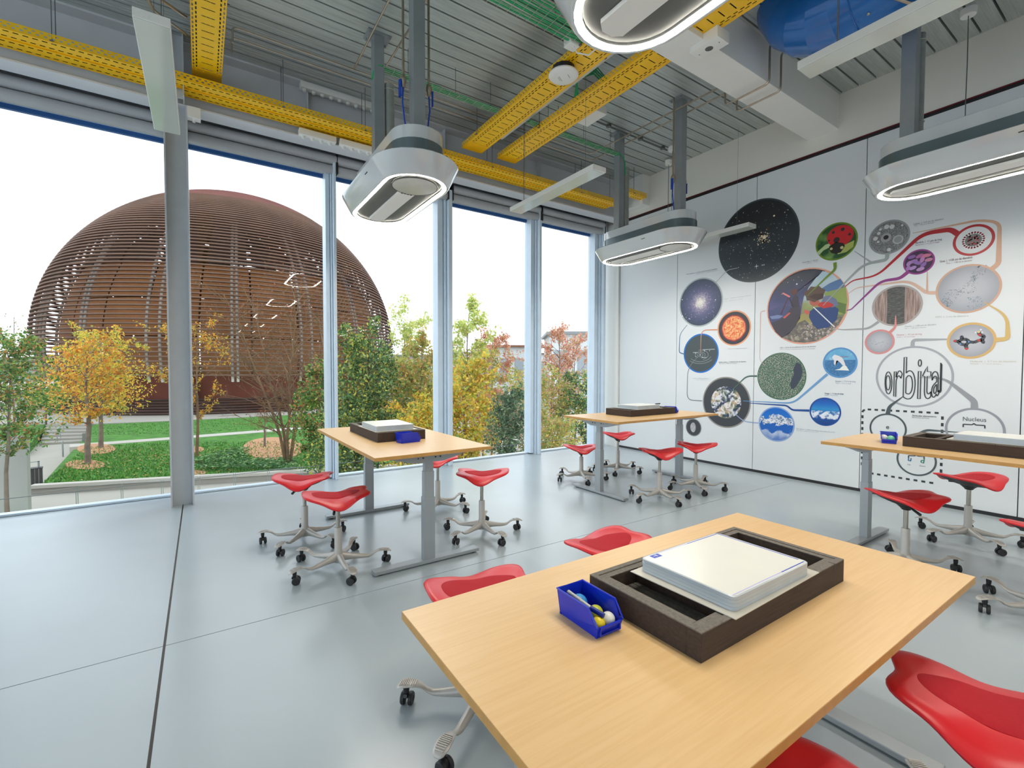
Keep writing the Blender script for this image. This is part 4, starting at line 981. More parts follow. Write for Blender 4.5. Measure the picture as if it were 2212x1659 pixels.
# solar system
cy, cz, r = E_['solar']
for q, a0, a1 in ((.16,0,6.2),(.28,-.6,4.2),(.45,-1.2,1.8),(.62,-2.6,-.3),(.8,-2.4,-.6)):
    pts = [(cy+.02*r-q*r*math.cos(a), cz-.08*r+q*r*.55*math.sin(a)) for a in [a0+(a1-a0)*i/24 for i in range(25)]]
    strip(pts, .006, name='printed_detail', mat=flat((150,156,158)), k=4, parent=G['solar'])
dots('solar', [(-.02,-.08,.03),(.22,.12,.03),(-.30,.02,.022),(.5,.12,.02),(-.28,-.16,.02),(.12,-.2,.02)], (220,222,222))
multi([[(cp('solar',u,v)[0]+.05,cp('solar',u,v)[1]+.005),(cp('solar',u,v)[0]-.05,cp('solar',u,v)[1]+.005),(cp('solar',u,v)[0]-.05,cp('solar',u,v)[1]-.005),(cp('solar',u,v)[0]+.05,cp('solar',u,v)[1]-.005)] for u, v in ((.28,.18),(-.28,.05),(.62,.18),(.2,-.22))], flat((176,182,184)), 'printed_detail', G['solar'], 4)
# half moon
cy, cz, r = E_['moon']
pts = [(cy-.02*r+.5*r*math.cos(a)*(.62 if math.cos(a) < 0 else .75)+.05*r, cz+.55*r*math.sin(a)) for a in [2*PI*i/40 for i in range(40)]]
layer(pts, picmat('pic_moonface', cy, cz, r, 'moon'), 'printed_picture', G['moon'], 4)
# lake of the aerial view
layer([cp('aerial', *p) for p in ((.62,.58),(.78,.50),(.86,.20),(.80,-.08),(.66,-.34),(.55,-.50),(.42,-.52),(.38,-.30),(.44,-.10),(.52,.10),(.50,.34))], flat((54,62,78)), 'printed_detail', G['aerial'], 4)
# whale
layer([cp('whale', *p) for p in ((-.40,.46),(-.30,.54),(-.10,.46),(.08,.40),(.20,.20),(.30,-.06),(.34,-.24),(.20,-.22),(.04,-.02),(-.10,.12),(-.20,.14),(-.26,-.20),(-.34,-.06),(-.34,.16),(-.46,.36))], flat((222,220,226)), 'printed_detail', G['whale'], 4)
layer([cp('whale', *p) for p in ((-.04,.42),(.30,.42),(.56,.40),(.40,.34),(.08,.36))], flat((120,132,160)), 'printed_detail', G['whale'], 5)
layer([cp('whale', *p) for p in ((-.30,-.48),(.0,-.40),(.16,-.22),(.36,-.20),(.50,-.44),(.54,-.52),(.1,-.50))], flat((232,236,230)), 'printed_detail', G['whale'], 5)
# ladybird
layer([cp('bug', u, v) for u, v in ((-.95,-.4),(-.5,-.05),(-.1,.0),(-.2,-.2),(-.6,-.35),(-.8,-.55))], flat((184,206,150)), 'printed_detail', G['bug'], 4)
layer([cp('bug', u, v) for u, v in ((.0,-.45),(.45,-.25),(.85,-.12),(.8,-.45),(.5,-.66),(.1,-.70))], flat((176,186,96)), 'printed_detail', G['bug'], 4)
layer([cp('bug', .18+.62*math.cos(a)*(1.0), .26+.56*math.sin(a)) for a in [2*PI*i/36 for i in range(36)]], flat((204,34,42)), 'printed_detail', G['bug'], 5)
dots('bug', [(.30,.58,.09),(-.14,.52,.075),(.62,.24,.07),(.02,.08,.15),(-.34,.12,.05)], (54,40,44), k=6, n=20)
layer([cp('bug', u, v) for u, v in ((-.32,-.18),(.0,-.02),(.36,-.16),(.42,-.34),(.24,-.62),(.0,-.66),(-.22,-.56),(-.32,-.36))], flat((34,30,26)), 'printed_detail', G['bug'], 6)
dots('bug', [(-.22,-.34,.07),(.28,-.38,.08)], (206,196,140), k=7, n=12)
# cell organelles
dots('cell', [(-.50,.34,.09),(-.12,.64,.13),(.14,.58,.13),(-.66,.06,.12),(-.42,.56,.07),(-.52,-.16,.07),(.02,-.74,.10),(.62,.54,.06)], (206,208,208), k=4, n=18)
dots('cell', [(.44,-.24,.26)], (186,188,188), k=4, n=22); dots('cell', [(.44,-.24,.19)], (150,152,152), k=5, n=22)
dots('cell', [(-.14,-.0,.26)], (164,164,162), k=4, n=26); dots('cell', [(-.14,.02,.13)], (34,34,36), k=5, n=22)
# virus
dots('virus', [(0,0,.40)], (104,104,104), k=4, n=30)
sp_ = []
for i in range(22):
    a = 2*PI*i/22; sp_.append((.50*math.cos(a), .50*math.sin(a), .055))
for i in range(22): sp_.append((rnd.uniform(-.3,.3), rnd.uniform(-.3,.3), .035))
dots('virus', sp_, (160,18,44), k=5, n=10)
dots('virus', [(rnd.uniform(-.3,.3), rnd.uniform(-.3,.3), .05) for i in range(16)], (136,136,136), k=4, n=9)
multi([[cp('virus', .40*math.cos(a-.03), .40*math.sin(a-.03)), cp('virus', .40*math.cos(a+.03), .40*math.sin(a+.03)), cp('virus', .52*math.cos(a+.05), .52*math.sin(a+.05)), cp('virus', .52*math.cos(a-.05), .52*math.sin(a-.05))] for a in [2*PI*i/22 for i in range(22)]], flat((120,20,40)), 'printed_detail', G['virus'], 5)
# bacteria
for i, (u, v, a, l, c) in enumerate(((-.35,.10,.3,.30,(150,112,176)),(-.62,-.02,1.0,.22,(166,124,184)),(-.10,-.05,-.5,.30,(138,104,170)),(.22,.16,1.3,.28,(176,120,176)),(-.36,-.42,.4,.24,(170,132,190)),(.12,-.60,.2,.26,(178,136,190)),(-.66,-.38,1.2,.2,(158,116,178)),(.45,.42,.0,.32,(196,110,140)),(.05,.46,.5,.26,(168,92,150)),(-.45,.48,.2,.26,(132,92,160)),(.30,-.28,.9,.26,(140,100,168)),(.62,.05,.1,.25,(186,120,150)))):
    layer([(lambda x, y: cp('bact', u+x*math.cos(a)-y*math.sin(a), v+x*math.sin(a)+y*math.cos(a)))(l*math.cos(t), .14*math.sin(t)) for t in [2*PI*j/20 for j in range(20)]], flat(c), 'printed_detail', G['bact'], 4+i % 3)
# dna
L1, L2 = [], []
for i in range(330):
    t = rnd.random(); ph = t*7; off = math.sin(ph)*.30
    u = -.62+.9*t+rnd.gauss(0,.05)-.15*math.sin(ph); v = -.55+1.05*t+off*rnd.choice((1,-1,rnd.uniform(-1,1)))
    if u*u+v*v < .8: L1.append((u, v, .010))
dots('dna', L1[:170], (84,96,104)); dots('dna', L1[170:], (120,140,150), k=5, n=6)
dots('dna', [(rnd.uniform(.0,.45), rnd.uniform(-.85,-.35), .012) for i in range(60)]+[(-.7+rnd.gauss(0,.06), -.42+rnd.gauss(0,.07), .012) for i in range(24)], (92,132,150), k=5, n=6)
dots('dna', [(.25+.3*rnd.random(), .5+.4*rnd.random(), .02) for i in range(26)], (150,152,160), k=4)
# keratin
dots('kera', [(-.7+.06*i, .10-.02*i+.18*math.sin(i*1.3), .022) for i in range(22)]+[(-.3+.05*i, -.2+.02*i, .02) for i in range(12)], (140,144,150))
# molecule
at_ = {'a':(-.36,.10),'b':(-.16,.08),'c':(-.08,-.06),'d':(-.20,-.24),'e':(-.42,-.16),'f':(-.50,-.02),'g':(-.38,.26),'h':(.14,-.10),'i':(.32,.0),'j':(.44,.02),'k':(.52,.22),'l':(.34,.30),'m':(.30,.46),'n':(.50,-.14),'o':(-.16,-.44),'p':(-.66,.02)}
for a, b_ in (('a','b'),('b','c'),('c','d'),('d','e'),('e','f'),('f','a'),('a','g'),('c','h'),('h','i'),('i','j'),('j','k'),('k','l'),('l','m'),('j','n'),('d','o'),('f','p')):
    strip([cp('mole', *at_[a]), cp('mole', *at_[b_])], .030, name='printed_detail', mat=flat((76,78,84)), k=4, parent=G['mole'])
dots('mole', [at_[q]+(.055,) for q in 'abdghkn'], (52,54,60), k=5, n=14)
dots('mole', [at_[q]+(.065,) for q in 'oipl'], (196,66,62), k=6, n=14); dots('mole', [at_[q]+(.05,) for q in 'ce'], (96,140,196), k=6, n=14)
dots('mole', [at_['m']+(.06,)], (220,200,140), k=6, n=14); dots('mole', [(.38,.58,.045),(.18,.44,.04),(.44,.44,.04)], (226,226,230), k=6, n=12)
# the two curious people
cy, cz, r = E_['human']
night = picmat('pic_night', cy, cz, r, 'night')
edge = [(.42,.86),(.25,.72),(.08,.50),(-.04,.25),(-.08,.02),(-.10,-.20),(-.18,-.42),(-.32,-.62),(-.50,-.78),(-.56,-.81)]
arc = [(.965*math.cos(a), .965*math.sin(a)) for a in [math.radians(232-(232-62)*i/30) for i in range(31)]]
layer([cp('human', *p) for p in edge[:-1]+arc], night, 'printed_picture', G['human'], 3)
hp = lambda pts, c, k: layer([cp('human', *p) for p in pts], flat(c), 'printed_detail', G['human'], k)
hp([(-.94,-.02),(-.70,.06),(-.58,.10),(-.40,.04),(-.20,.06),(-.10,.02),(-.12,-.30),(-.30,-.6),(-.56,-.8),(-.8,-.55),(-.95,-.2)], (72,78,118), 4)
hp([(-.92,-.18),(-.70,-.16),(-.55,-.20),(-.66,-.26),(-.86,-.26)], (120,134,176), 5)
hp([(-.86,-.36),(-.62,-.28),(-.44,-.14),(-.36,.0),(-.26,.02),(-.12,-.02),(-.12,-.25),(-.22,-.50),(-.40,-.70),(-.58,-.80),(-.76,-.62)], (70,62,72), 5)
hp([(-.56,-.24),(-.40,-.12),(-.36,-.14),(-.52,-.28)], (204,96,84), 6)
hp([(-.34,.20),(-.30,.30),(-.24,.34),(-.18,.28),(-.16,.14),(-.14,.0),(-.30,-.0),(-.36,.06)], (62,54,68), 6)
hp([(-.30+.09*math.cos(a)+.02, .42+.09*math.sin(a)) for a in [2*PI*i/16 for i in range(16)]], (88,46,46), 7)
hp([(-.60,.42),(-.56,.44),(-.38,.32),(-.40,.28)], (226,130,130), 7)
hp([(-.45,.28),(-.42,.28),(-.60,-.16),(-.63,-.15)], (86,40,52), 7); hp([(-.42,.28),(-.39,.28),(-.28,.0),(-.31,.0)], (52,36,44), 7)
dots('human', [(-.22,.62,.022),(-.30,.74,.008),(-.1,.70,.008),(-.45,.70,.008),(-.18,.80,.007),(-.02,.52,.008),(-.6,.4,.008)], (236,236,246), k=5)
hp([(.40,.86),(.62,.74),(.70,.66),(.50,.62),(.25,.70)], (176,200,214), 4)
hp([(.36,.40),(.56,.52),(.80,.60),(.90,.42),(.84,.30),(.56,.30),(.44,.34)], (84,118,164), 4)
hp([(.44,.30),(.70,.34),(.92,.38),(.96,.05),(.94,-.28),(.80,-.30),(.60,-.05),(.50,.1)], (142,160,84), 5)
hp([(.50,.08),(.70,.05),(.94,-.05),(.92,-.30),(.74,-.20),(.58,-.1)], (96,120,60), 6)
hp([(-.10,-.2),(.10,-.16),(.26,-.30),(.30,-.52),(.0,-.62),(-.3,-.70),(-.2,-.45)], (160,150,92), 4)
rk = picmat('pic_rocks', cy, cz, r, 'rockg')
layer([cp('human', *p) for p in ((-.56,-.80),(-.30,-.60),(-.16,-.42),(.0,-.36),(.14,-.50),(.40,-.42),(.62,-.38),(.86,-.34),(.80,-.54),(.60,-.76),(.30,-.93),(.0,-.965),(-.30,-.92))], rk, 'printed_picture', G['human'], 5)
hp([(.10,-.16),(.10,-.30),(.20,-.50),(.30,-.62),(.56,-.60),(.74,-.42),(.78,-.16),(.66,-.05),(.40,-.06),(.22,-.06)], (40,66,120), 7)
hp([(.44,.20),(.56,.22),(.72,.10),(.78,-.06),(.64,-.10),(.46,-.04),(.38,.06)], (112,118,150), 8)
hp([(.34,.06),(.52,.06),(.66,-.02),(.66,-.08),(.44,-.10),(.30,-.02)], (196,52,46), 9)
hp([(-.02,-.08),(.10,-.14),(.12,-.20),(.04,-.22),(-.02,-.16)], (206,96,86), 9)
hp([(.10,.12),(.20,.18),(.34,.10),(.32,.0),(.20,-.02),(.12,.04)], (182,96,76), 8)
hairp = [(.22+.235*(1+.10*math.sin(5*a))*math.cos(a), .30+.20*(1+.10*math.sin(7*a))*math.sin(a)) for a in [2*PI*i/40 for i in range(40)]]
hp(hairp, (92,66,56), 9); hp([(.08,.24),(.18,.18),(.30,.12),(.42,.16),(.44,.28),(.2,.3)], (66,44,40), 10)
dots('human', [(rnd.uniform(0,.8), rnd.uniform(-.86,-.42), rnd.choice((.010,.016,.022))) for i in range(70)], (196,184,186), k=6, n=5)
strip([cp('human', .20,-.04), cp('human', .70,-.60)], .012, name='printed_detail', mat=flat((236,236,236)), k=11, parent=G['human'])
# remaining rings (lower right)
def ring_px(l, r_, t, fr, c, label, br=None):
    L, R_, T = wp(l), wp(r_), wp(t); rr = (L[0]-R_[0])/2; cy = (L[0]+R_[0])/2; cz = T[1]-rr
    return ringm(cy, cz, rr, rr*(1-fr), flat(c), 'printed_ring', wr, 3, label), (cy, cz, rr)
ring_px(w4(228,1450), w4(708,1480), w4(470,1268), .10, (70,80,84), 'dark ring around the letter e')
ring_px(w4(1195,1480), w4(1980,1490), w4(1570,1195), .09, (150,152,160), 'grey ring around the word nucleus')
L, R_, B = wp(w5(575,740)), wp(w5(1095,800)), wp(w5(860,1003)); rr = (L[0]-R_[0])/2
ringm((L[0]+R_[0])/2, B[1]+rr, rr, rr*.90, flat((72,82,86)), 'printed_ring', wr, 3, 'dark ring around the letters u and d')
# connecting lines: (points, start width, end width, colour, corner)
LN = [0]
def line(pts, a, b_, c, k=1, rc=.10):
    LN[0] += 1; return strip([wp(p) for p in pts], a*.62, b_*.52, mat=flat(c), k=k+.03*LN[0], smooth_n=rc)
line([w1(808,943), w1(690,965), w1(560,1110)], .012, .022, (176,182,184), 7)
line([w1(235,1590), w3(150,430), w3(143,640), w3(195,657)], .012, .035, (70,110,150))
line([w3(580,380), w3(395,385), w3(388,640)], .035, .010, (212,150,118), 7)
line([w3(385,655), w3(240,820), w3(232,1180), w3(405,1190)], .010, .028, (130,130,132), 7, .16)
line([w3(690,1120), w3(910,908), w3(1030,908)], .012, .045, (70,100,84), 7)
line([w3(870,1190), w3(1440,1218), w3(1830,885)], .010, .06, (104,156,206), 7)
line([w3(940,1215), w3(1370,1243), w3(1430,1295), w3(1625,1300)], .014, .055, (14,72,146), 7)
line([w3(770,1330), w3(880,1425), w3(1045,1442)], .018, .030, (150,170,208), 7)
line([w3(1120,790), w3(1060,730), w3(1070,175), w3(1125,165)], .010, .026, (208,178,170), 2)
line([w1(1600,1260), w1(1850,1020), w1(1920,960), w1(1915,880)], .010, .07, (104,136,20), 12)
line([w1(1780,1370), w1(1990,1150), w2(150,780), w2(450,720), w2(460,640)], .012, .075, (158,164,166), 12)
line([w1(2140,750), w2(35,610), w2(245,750)], .010, .04, (160,166,168), 2)
line([w1(2020,1165), w2(10,985), w2(330,925), w2(910,385), w2(1270,330), w2(1370,395)], .016, .10, (172,24,36), 3)
line([w1(2050,1425), w1(2100,1415), w2(370,995), w2(620,960), w2(720,880)], .018, .075, (140,56,130), 4)
line([w1(2060,1240), w2(60,1080), w2(740,990), w2(960,1145), w2(1085,1145)], .010, .075, (212,178,160), 2)
line([w2(970,870), w2(968,1140)], .012, .04, (204,170,150), 2)
line([w2(780,380), w2(1640,210), w2(1900,240), w2(1885,770), w2(1790,845)], .010, .085, (208,166,140), 2, .22)
line([w2(1700,1265), w2(2000,1440), w4(2005,310), w4(1850,322)], .010, .085, (212,180,112), 7, .2)
line([w3(1925,370), w3(2000,382), w4(210,180), w4(345,90)], .016, .06, (160,160,162), 2)
line([w4(565,10), w4(562,160), w4(480,235)], .012, .065, (214,140,134), 7)
line([w4(1230,315), w4(785,325), w4(780,410)], .026, .075, (166,168,174), 2, .2)
line([w4(870,805), w4(1190,812), w4(1575,1110), w4(1575,1200)], .006, .11, (150,152,158), 5, .2)
line([w4(665,1045), w4(480,1180), w4(463,1275)], .012, .085, (72,82,86), 5, .2)
line([w4(860,1530), w4(960,1480), w4(1440,1515)], .05, .008, (80,90,94), 2, .2)
# dashed frame
def dashes(a, b_, n):
    A, B = Vector(wp(a)), Vector(wp(b_))
    for i in range(n):
        p = A+(B-A)*(i/n); q = A+(B-A)*((i+.5)/n); strip([p, q], .022, name='printed_dash', mat=flat((44,50,54)), k=2)
dashes(w4(205,1215), w4(1170,1265), 10); dashes(w4(138,1290), w5(130,900), 9); dashes(w4(1165,1305), w5(1145,1000), 9); dashes(w5(150,950), w5(1100,1100), 10)
strip([wp(w4(135,1250)), wp(w4(150,1228)), wp(w4(170,1222))], .022, name='printed_dash', mat=flat((44,50,54)), k=2)

# lettering
def text(s, p0, p1, size, c, label=None, k=5, outline=0, bold=False, center=False):
    size = size*(.5 if size < .07 else .42)
    """lettering on the wall, baseline from pixel p0 to p1 (sets the width)"""
    A, B = Vector(wp(p0)), Vector(wp(p1))
    cu = bpy.data.curves.new('printed_text', 'FONT'); cu.body = s; cu.size = 1; cu.resolution_u = 3
    if bold: cu.offset = .012
    o = bpy.data.objects.new('printed_text', cu); col.objects.link(o)
    dg = bpy.context.evaluated_depsgraph_get(); me = bpy.data.meshes.new_from_object(o.evaluated_get(dg)); bpy.data.objects.remove(o, do_unlink=True)
    xs = [v.co.x for v in me.vertices]; x0, x1 = min(xs), max(xs); sx = (A-B).length/(x1-x0)
    d = (B-A).normalized(); n = Vector((d.y, -d.x)); n = n if n.y > 0 else -n
    for v in me.vertices:
        q = A+d*((v.co.x-x0)*sx)+n*(v.co.y*size); v.co = (XP-.00035*k, q.x, q.y)
    me.materials.append(flat(c)); me.name = 'printed_text'
    o = put('printed_text', me, wr)
    if label: o['label'] = label
    return o
text('Nucleus', w5(1428,290), w5(1728,305), .145, (66,74,80), 'the word Nucleus')
text('e', w5(440,392), w5(480,396), .16, (60,66,70), bold=True)
text('u', w5(718,802), w5(762,812), .19, (28,98,148), bold=True); text('d', w5(880,828), w5(930,838), .17, (18,120,90), bold=True)
text('Up', w5(715,858), w5(755,862), .045, (120,124,130)); text('Down', w5(872,876), w5(945,884), .045, (120,124,130))
text('Particules élémentaires', w5(778,232), w5(1088,248), .050, (70,76,80), bold=True); text('Elementary particles', w5(778,254), w5(995,265), .040, (120,124,128))
text('Nuage  |  <1 km de large', w3(1800,1112), w3(2015,1118), .05, (60,76,96), bold=True); text('Cloud  |  <1 km wide', w3(1800,1130), w3(1950,1135), .036, (90,130,170))
text('Baleine  |  17,5 m de long', w3(1922,974), w3(2150,978), .05, (120,140,160)); text('Whale  |  17,5 m in length', w3(1922,994), w3(2100,998), .036, (150,160,172))
text('LHC  |  27 km de circonférence, 8,6 km de diamètre', w3(1292,590), w3(1700,576), .042, (130,128,130), bold=True); text('LHC  |  27 km in circumference, 8.6 km in diameter', w3(1292,608), w3(1690,600), .034, (150,150,152))
text('Bactérie  |  <1 µm de long', w2(820,515), w2(1158,468), .060, (90,70,90), bold=True); text('Bacterium  |  <1 µm in length', w2(820,542), w2(1128,498), .046, (150,110,140))
text('Virus  |  <100 nm de diamètre', w2(1128,758), w2(1548,700), .066, (90,50,56), bold=True); text('Virus  |  <100 nm in diameter', w2(1210,778), w2(1548,735), .046, (130,90,96))
text('Cellule  |  <10 µm de diamètre', w2(790,275), w2(1180,205), .055, (140,142,144)); text('Cell  |  <10 µm in diameter', w2(800,292), w2(1065,250), .044, (152,154,156))
text('Amas de galaxies  |  10 millions d\'années-lumière de diamètre', w1(225,1020), w1(578,956), .040, (110,120,122), bold=True); text('Galaxy cluster  |  10 million light years', w1(340,1015), w1(578,972), .030, (140,148,150))
text('Coccinelle  |  ~10 mm', w1(1545,888), w1(1722,856), .046, (120,126,124), bold=True); text('Ladybird  |  ~10 mm', w1(1590,896), w1(1720,872), .032, (150,154,152))
text('Galaxie  |  100 000 années-lumière de diamètre', w1(655,1302), w1(965,1256), .036, (170,174,176)); text('Galaxy  |  100 000 light years in diameter', w1(660,1326), w1(870,1296), .03, (180,184,186))
text('Soleil  |  1 392 700 km de diamètre', w3(700,602), w3(915,595), .036, (184,180,178)); text('Système solaire  |  9 milliards de km de diamètre', w3(595,756), w3(905,748), .046, (84,96,110), bold=True); text('Solar system  |  9 billion km in diameter', w3(600,770), w3(800,766), .034, (130,140,150))
text('Terre  |  12 742 km de diamètre', w3(305,938), w3(475,940), .040, (170,172,174)); text('Earth  |  12 742 km', w3(335,955), w3(450,956), .03, (184,186,188))
text('Mont Blanc  |  4 800 m au-dessus du niveau de la mer', w3(1475,1512), w3(1918,1555), .042, (150,162,184)); text('Mont Blanc  |  4 800 m above sea level', w3(1478,1530), w3(1720,1552), .032, (166,176,192))
text('Kératine  |  ~0,1 µm de long', w4(578,268), w4(900,256), .052, (206,150,150)); text('Keratin  |  ~0.1 µm in length', w4(578,292), w4(815,286), .036, (206,170,170))
text('Cheveu  |  ~100 µm de diamètre', w4(680,158), w4(1085,132), .048, (166,166,170)); text('Hair  |  ~100 µm in diameter', w4(680,182), w4(960,165), .036, (176,176,180))
text('ADN  |  2 nm de diamètre', w2(1070,1465), w2(1500,1450), .048, (190,186,184)); text('Molécule  |  0,7 nm de diamètre', w4(1520,608), w4(2115,608), .050, (204,196,180)); text('Molecule  |  0.7 nm in diameter', w4(1520,634), w4(1930,638), .036, (206,200,188))
# word "orbital" bulging like a ball, drawn as outlines
def outline_word():
    cu = bpy.data.curves.new('printed_text', 'FONT'); cu.body = 'orbital'; cu.size = 1; cu.resolution_u = 6; cu.fill_mode = 'NONE'
    o = bpy.data.objects.new('printed_text', cu); col.objects.link(o)
    dg = bpy.context.evaluated_depsgraph_get(); me = bpy.data.meshes.new_from_object(o.evaluated_get(dg)); bpy.data.objects.remove(o, do_unlink=True)
    adj = {}
    for e in me.edges:
        a, c = e.vertices; adj.setdefault(a, []).append(c); adj.setdefault(c, []).append(a)
    xs = [v.co.x for v in me.vertices]; x0, x1 = min(xs), max(xs)
    cy, cz, r = E_['orb']; seen = set(); b = MB(); x = XP-.002
    def warp(p):
        s = (p.x-x0)/(x1-x0)*2-1; t = p.y-.36
        u = math.sin(s*PI/2*.80)/math.sin(PI/2*.80)*.72; hgt = .70+1.15*math.sqrt(max(0, 1-(s*.93)**2))
        return Vector((cy-u*r+.005, cz+t*hgt*r*1.08))
    for a in adj:
        if a in seen: continue
        loop = [a]; seen.add(a); cur = a
        while True:
            nx = [c for c in adj[cur] if c not in seen]
            if not nx: break
            cur = nx[0]; seen.add(cur); loop.append(cur)
        pts = []
        for i in range(len(loop)):
            p, q = me.vertices[loop[i]].co, me.vertices[loop[(i+1) % len(loop)]].co
            m_ = max(1, int((q-p).length/.08))
            for j in range(m_): pts.append(warp(p+(q-p)*j/m_))
        n = len(pts); V = []
        for i in range(n):
            t = (pts[(i+1) % n]-pts[i-1]); t = t.normalized() if t.length > 1e-9 else Vector((1, 0)); w_ = Vector((-t.y, t.x))*.0055
            V += [(x, pts[i].x+w_.x, pts[i].y+w_.y), (x, pts[i].x-w_.x, pts[i].y-w_.y)]
        b.add(V, [(2*i, 2*i+1, 2*((i+1) % n)+1, 2*((i+1) % n)) for i in range(n)])
    return b.build('printed_text', flat((58,62,66)), wr)
outline_word()['label'] = 'the word orbital in bulging outline letters'
# the letters and braces inside the lower rings
def brace(a, b_, h, c=(56,62,66)):
    A, B = Vector(wp(a)), Vector(wp(b_)); M_ = (A+B)/2; up = Vector((0, 1)); d = (B-A)
    strip([A-up*h, A+up*h*.0, A+d*.08, M_-d*.08, M_+up*h*.5], .011, name='printed_brace', mat=flat(c), k=4, smooth_n=.04)
    strip([B-up*h, B, B-d*.08, M_+d*.08, M_+up*h*.5], .011, name='printed_brace', mat=flat(c), k=4, smooth_n=.04)
brace(w5(1432,335), w5(1710,352), .030); brace(w5(730,738), w5(930,748), .030)
text('n', w5(1430,530), w5(1522,540), .42, (56,62,66), bold=True, k=4); text('n', w5(1606,540), w5(1702,552), .42, (56,62,66), bold=True, k=4)
for s, p in (('u',(1463,430)),('u',(1452,455)),('d',(1482,462)),('d',(1630,445)),('d',(1655,465)),('u',(1632,475))):
    text(s, w5(p[0],p[1]), w5(p[0]+18,p[1]+2), .055, (60,110,120), k=6)
# ================================================================ OUTSIDE
rnd = random.Random(11)
MO = {}
MO['concrete'] = P('pale_concrete', (150,146,136), .85, 0, .06, .6, .1, 8)
MO['paving'] = P('pale_paving', (160,156,146), .85, 0, .05, .3)
MO['wallc'] = P('concrete_wall', (158,158,152), .8, 0, .05, .8)
MO['cap'] = P('concrete_cap', (178,174,164), .8, 0, .04, 1)
MO['grass'] = P('lawn_green', (64,116,34), .9, 0, .35, 2.2, .4, 30)
MO['mulch'] = P('wood_chips', (176,132,98), .9, 0, .3, 14, .6, 40)
MO['metal'] = P('galvanised_rail', (150,156,158), .4, .5)
MO['slat'] = P('dome_slat_wood', (104,76,60), .75, 0, .22, .25)
MO['redslat'] = P('dome_red_slat', (124,78,70), .7, 0, .15, .3)
MO['rib'] = P('dome_rib', (196,190,180), .6, 0, .15, .5)
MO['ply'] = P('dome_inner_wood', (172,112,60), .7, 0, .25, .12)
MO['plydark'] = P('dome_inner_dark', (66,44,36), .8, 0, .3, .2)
MO['plinth'] = P('dome_base_red', (126,62,46), .75, 0, .15, .3)
MO['bark'] = P('pale_bark', (116,104,90), .9, 0, .25, 3)
MO['darkbark'] = P('dark_bark', (74,64,54), .9, 0, .3, 3)
MO['twig'] = P('twig_brown', (112,88,62), .9, 0, .3, 2)
GZ = -4.0
# ground
g = quick('ground', MO['paving'], None, lambda b: b.add([(-160,6.9,GZ),(220,6.9,GZ),(220,330,GZ),(-160,330,GZ)], [(0,1,2,3)])); tag(g, kind='structure')
# building skirt below the room
o = quick('wall_plinth', MO['wallc'], None, lambda b: b.box(XL-.2, XW+.4, 6.72, 6.86, GZ, -.30)); tag(o, kind='structure'); o.name = 'trim_5'
def fwd(p): return p[0]*Fv.x+p[1]*Fv.y
def zplaza(px, py): return at_z(px, py, -3.1)
def polyobj(pts, mat, name, thick=.0, sub=0, kind='structure', label=None, parent=None):
    b = MB(); n = len(pts)
    top = [tuple(p) for p in pts]; bot = [(p[0], p[1], min(p[2]-.4, GZ-.02)) for p in pts]
    b.add(top+bot, [tuple(range(n))]+[(i, n+i, n+(i+1) % n, (i+1) % n) for i in range(n)])
    o = b.build(name, mat, parent)
    if kind: o['kind'] = kind
    if label: o['label'] = label
    return o
# upper plaza in front of the dome
pl = [zplaza(-60,915), zplaza(205,915), zplaza(372,909), zplaza(600,897), zplaza(1000,880)]
P0 = Vector(pl[0]); far = [Vector((140, 140, -3.1)), Vector((-120, 170, -3.1)), Vector((-90, 50, -3.1))]
polyobj(pl+far, MO['paving'], 'plaza')
# retaining wall between the near path and the lawn
A, B = Vector((-6.24,28.13,0)), Vector((9.0,23.5,0)); d = (B-A).normalized(); nrm = Vector((-d.y, d.x, 0))
def wallbox(b, a, c, w0, w1, z0, z1):
    q = [a+nrm*w0, c+nrm*w0, c+nrm*w1, a+nrm*w1]
    b.add([(p.x,p.y,z0) for p in q]+[(p.x,p.y,z1) for p in q], ((0,3,2,1),(4,5,6,7),(0,1,5,4),(1,2,6,5),(2,3,7,6),(3,0,4,7)))
rw = empty('retaining_wall', tuple(A)[:2]+(0,), 0, kind='structure'); 
def rel(b): b.v = [(x-A.x, y-A.y, z) for x, y, z in b.v]
quick('wall_body', MO['concrete'], rw, lambda b: (wallbox(b, A, B, .06, .34, GZ, -3.72), rel(b)))
quick('wall_cap', MO['cap'], rw, lambda b: (wallbox(b, A-d*.02, B, 0, .40, -3.72, -3.58), rel(b)))
# lawns
def lawn(px, name, off=0, mat=None, label=None):
    return polyobj([lawnp(x, y, off) for x, y in px], mat or MO['grass'], name, label=label)
lw1 = lawn([(88,1049),(132,1000),(158,972),(196,963),(300,954),(372,948),(480,939),(612,930),(720,921),(900,905),(1000,940),(1000,985),(760,1006),(600,1019),(372,1033)], 'lawn')
lw2 = lawn([(172,959),(188,930),(202,917),(372,910),(600,898),(900,880),(900,900),(720,914),(600,925),(372,944)], 'lawn', .02)
lw3 = lawn([(-40,1000),(60,965),(100,917),(60,915),(-60,925)], 'lawn')
lw4 = polyobj([at_z(x, y, GZ+.03) for x, y in ((-60,1160),(-20,1130),(55,1108),(170,1096),(300,1086),(470,1074),(470,1120),(200,1150))], MO['grass'], 'lawn')
cu_ = polyobj([lawnp(x, y, .03) for x, y in ((150,966),(372,949),(610,930),(720,921),(720,916),(610,925),(372,944),(150,960))], MO['cap'], 'path')
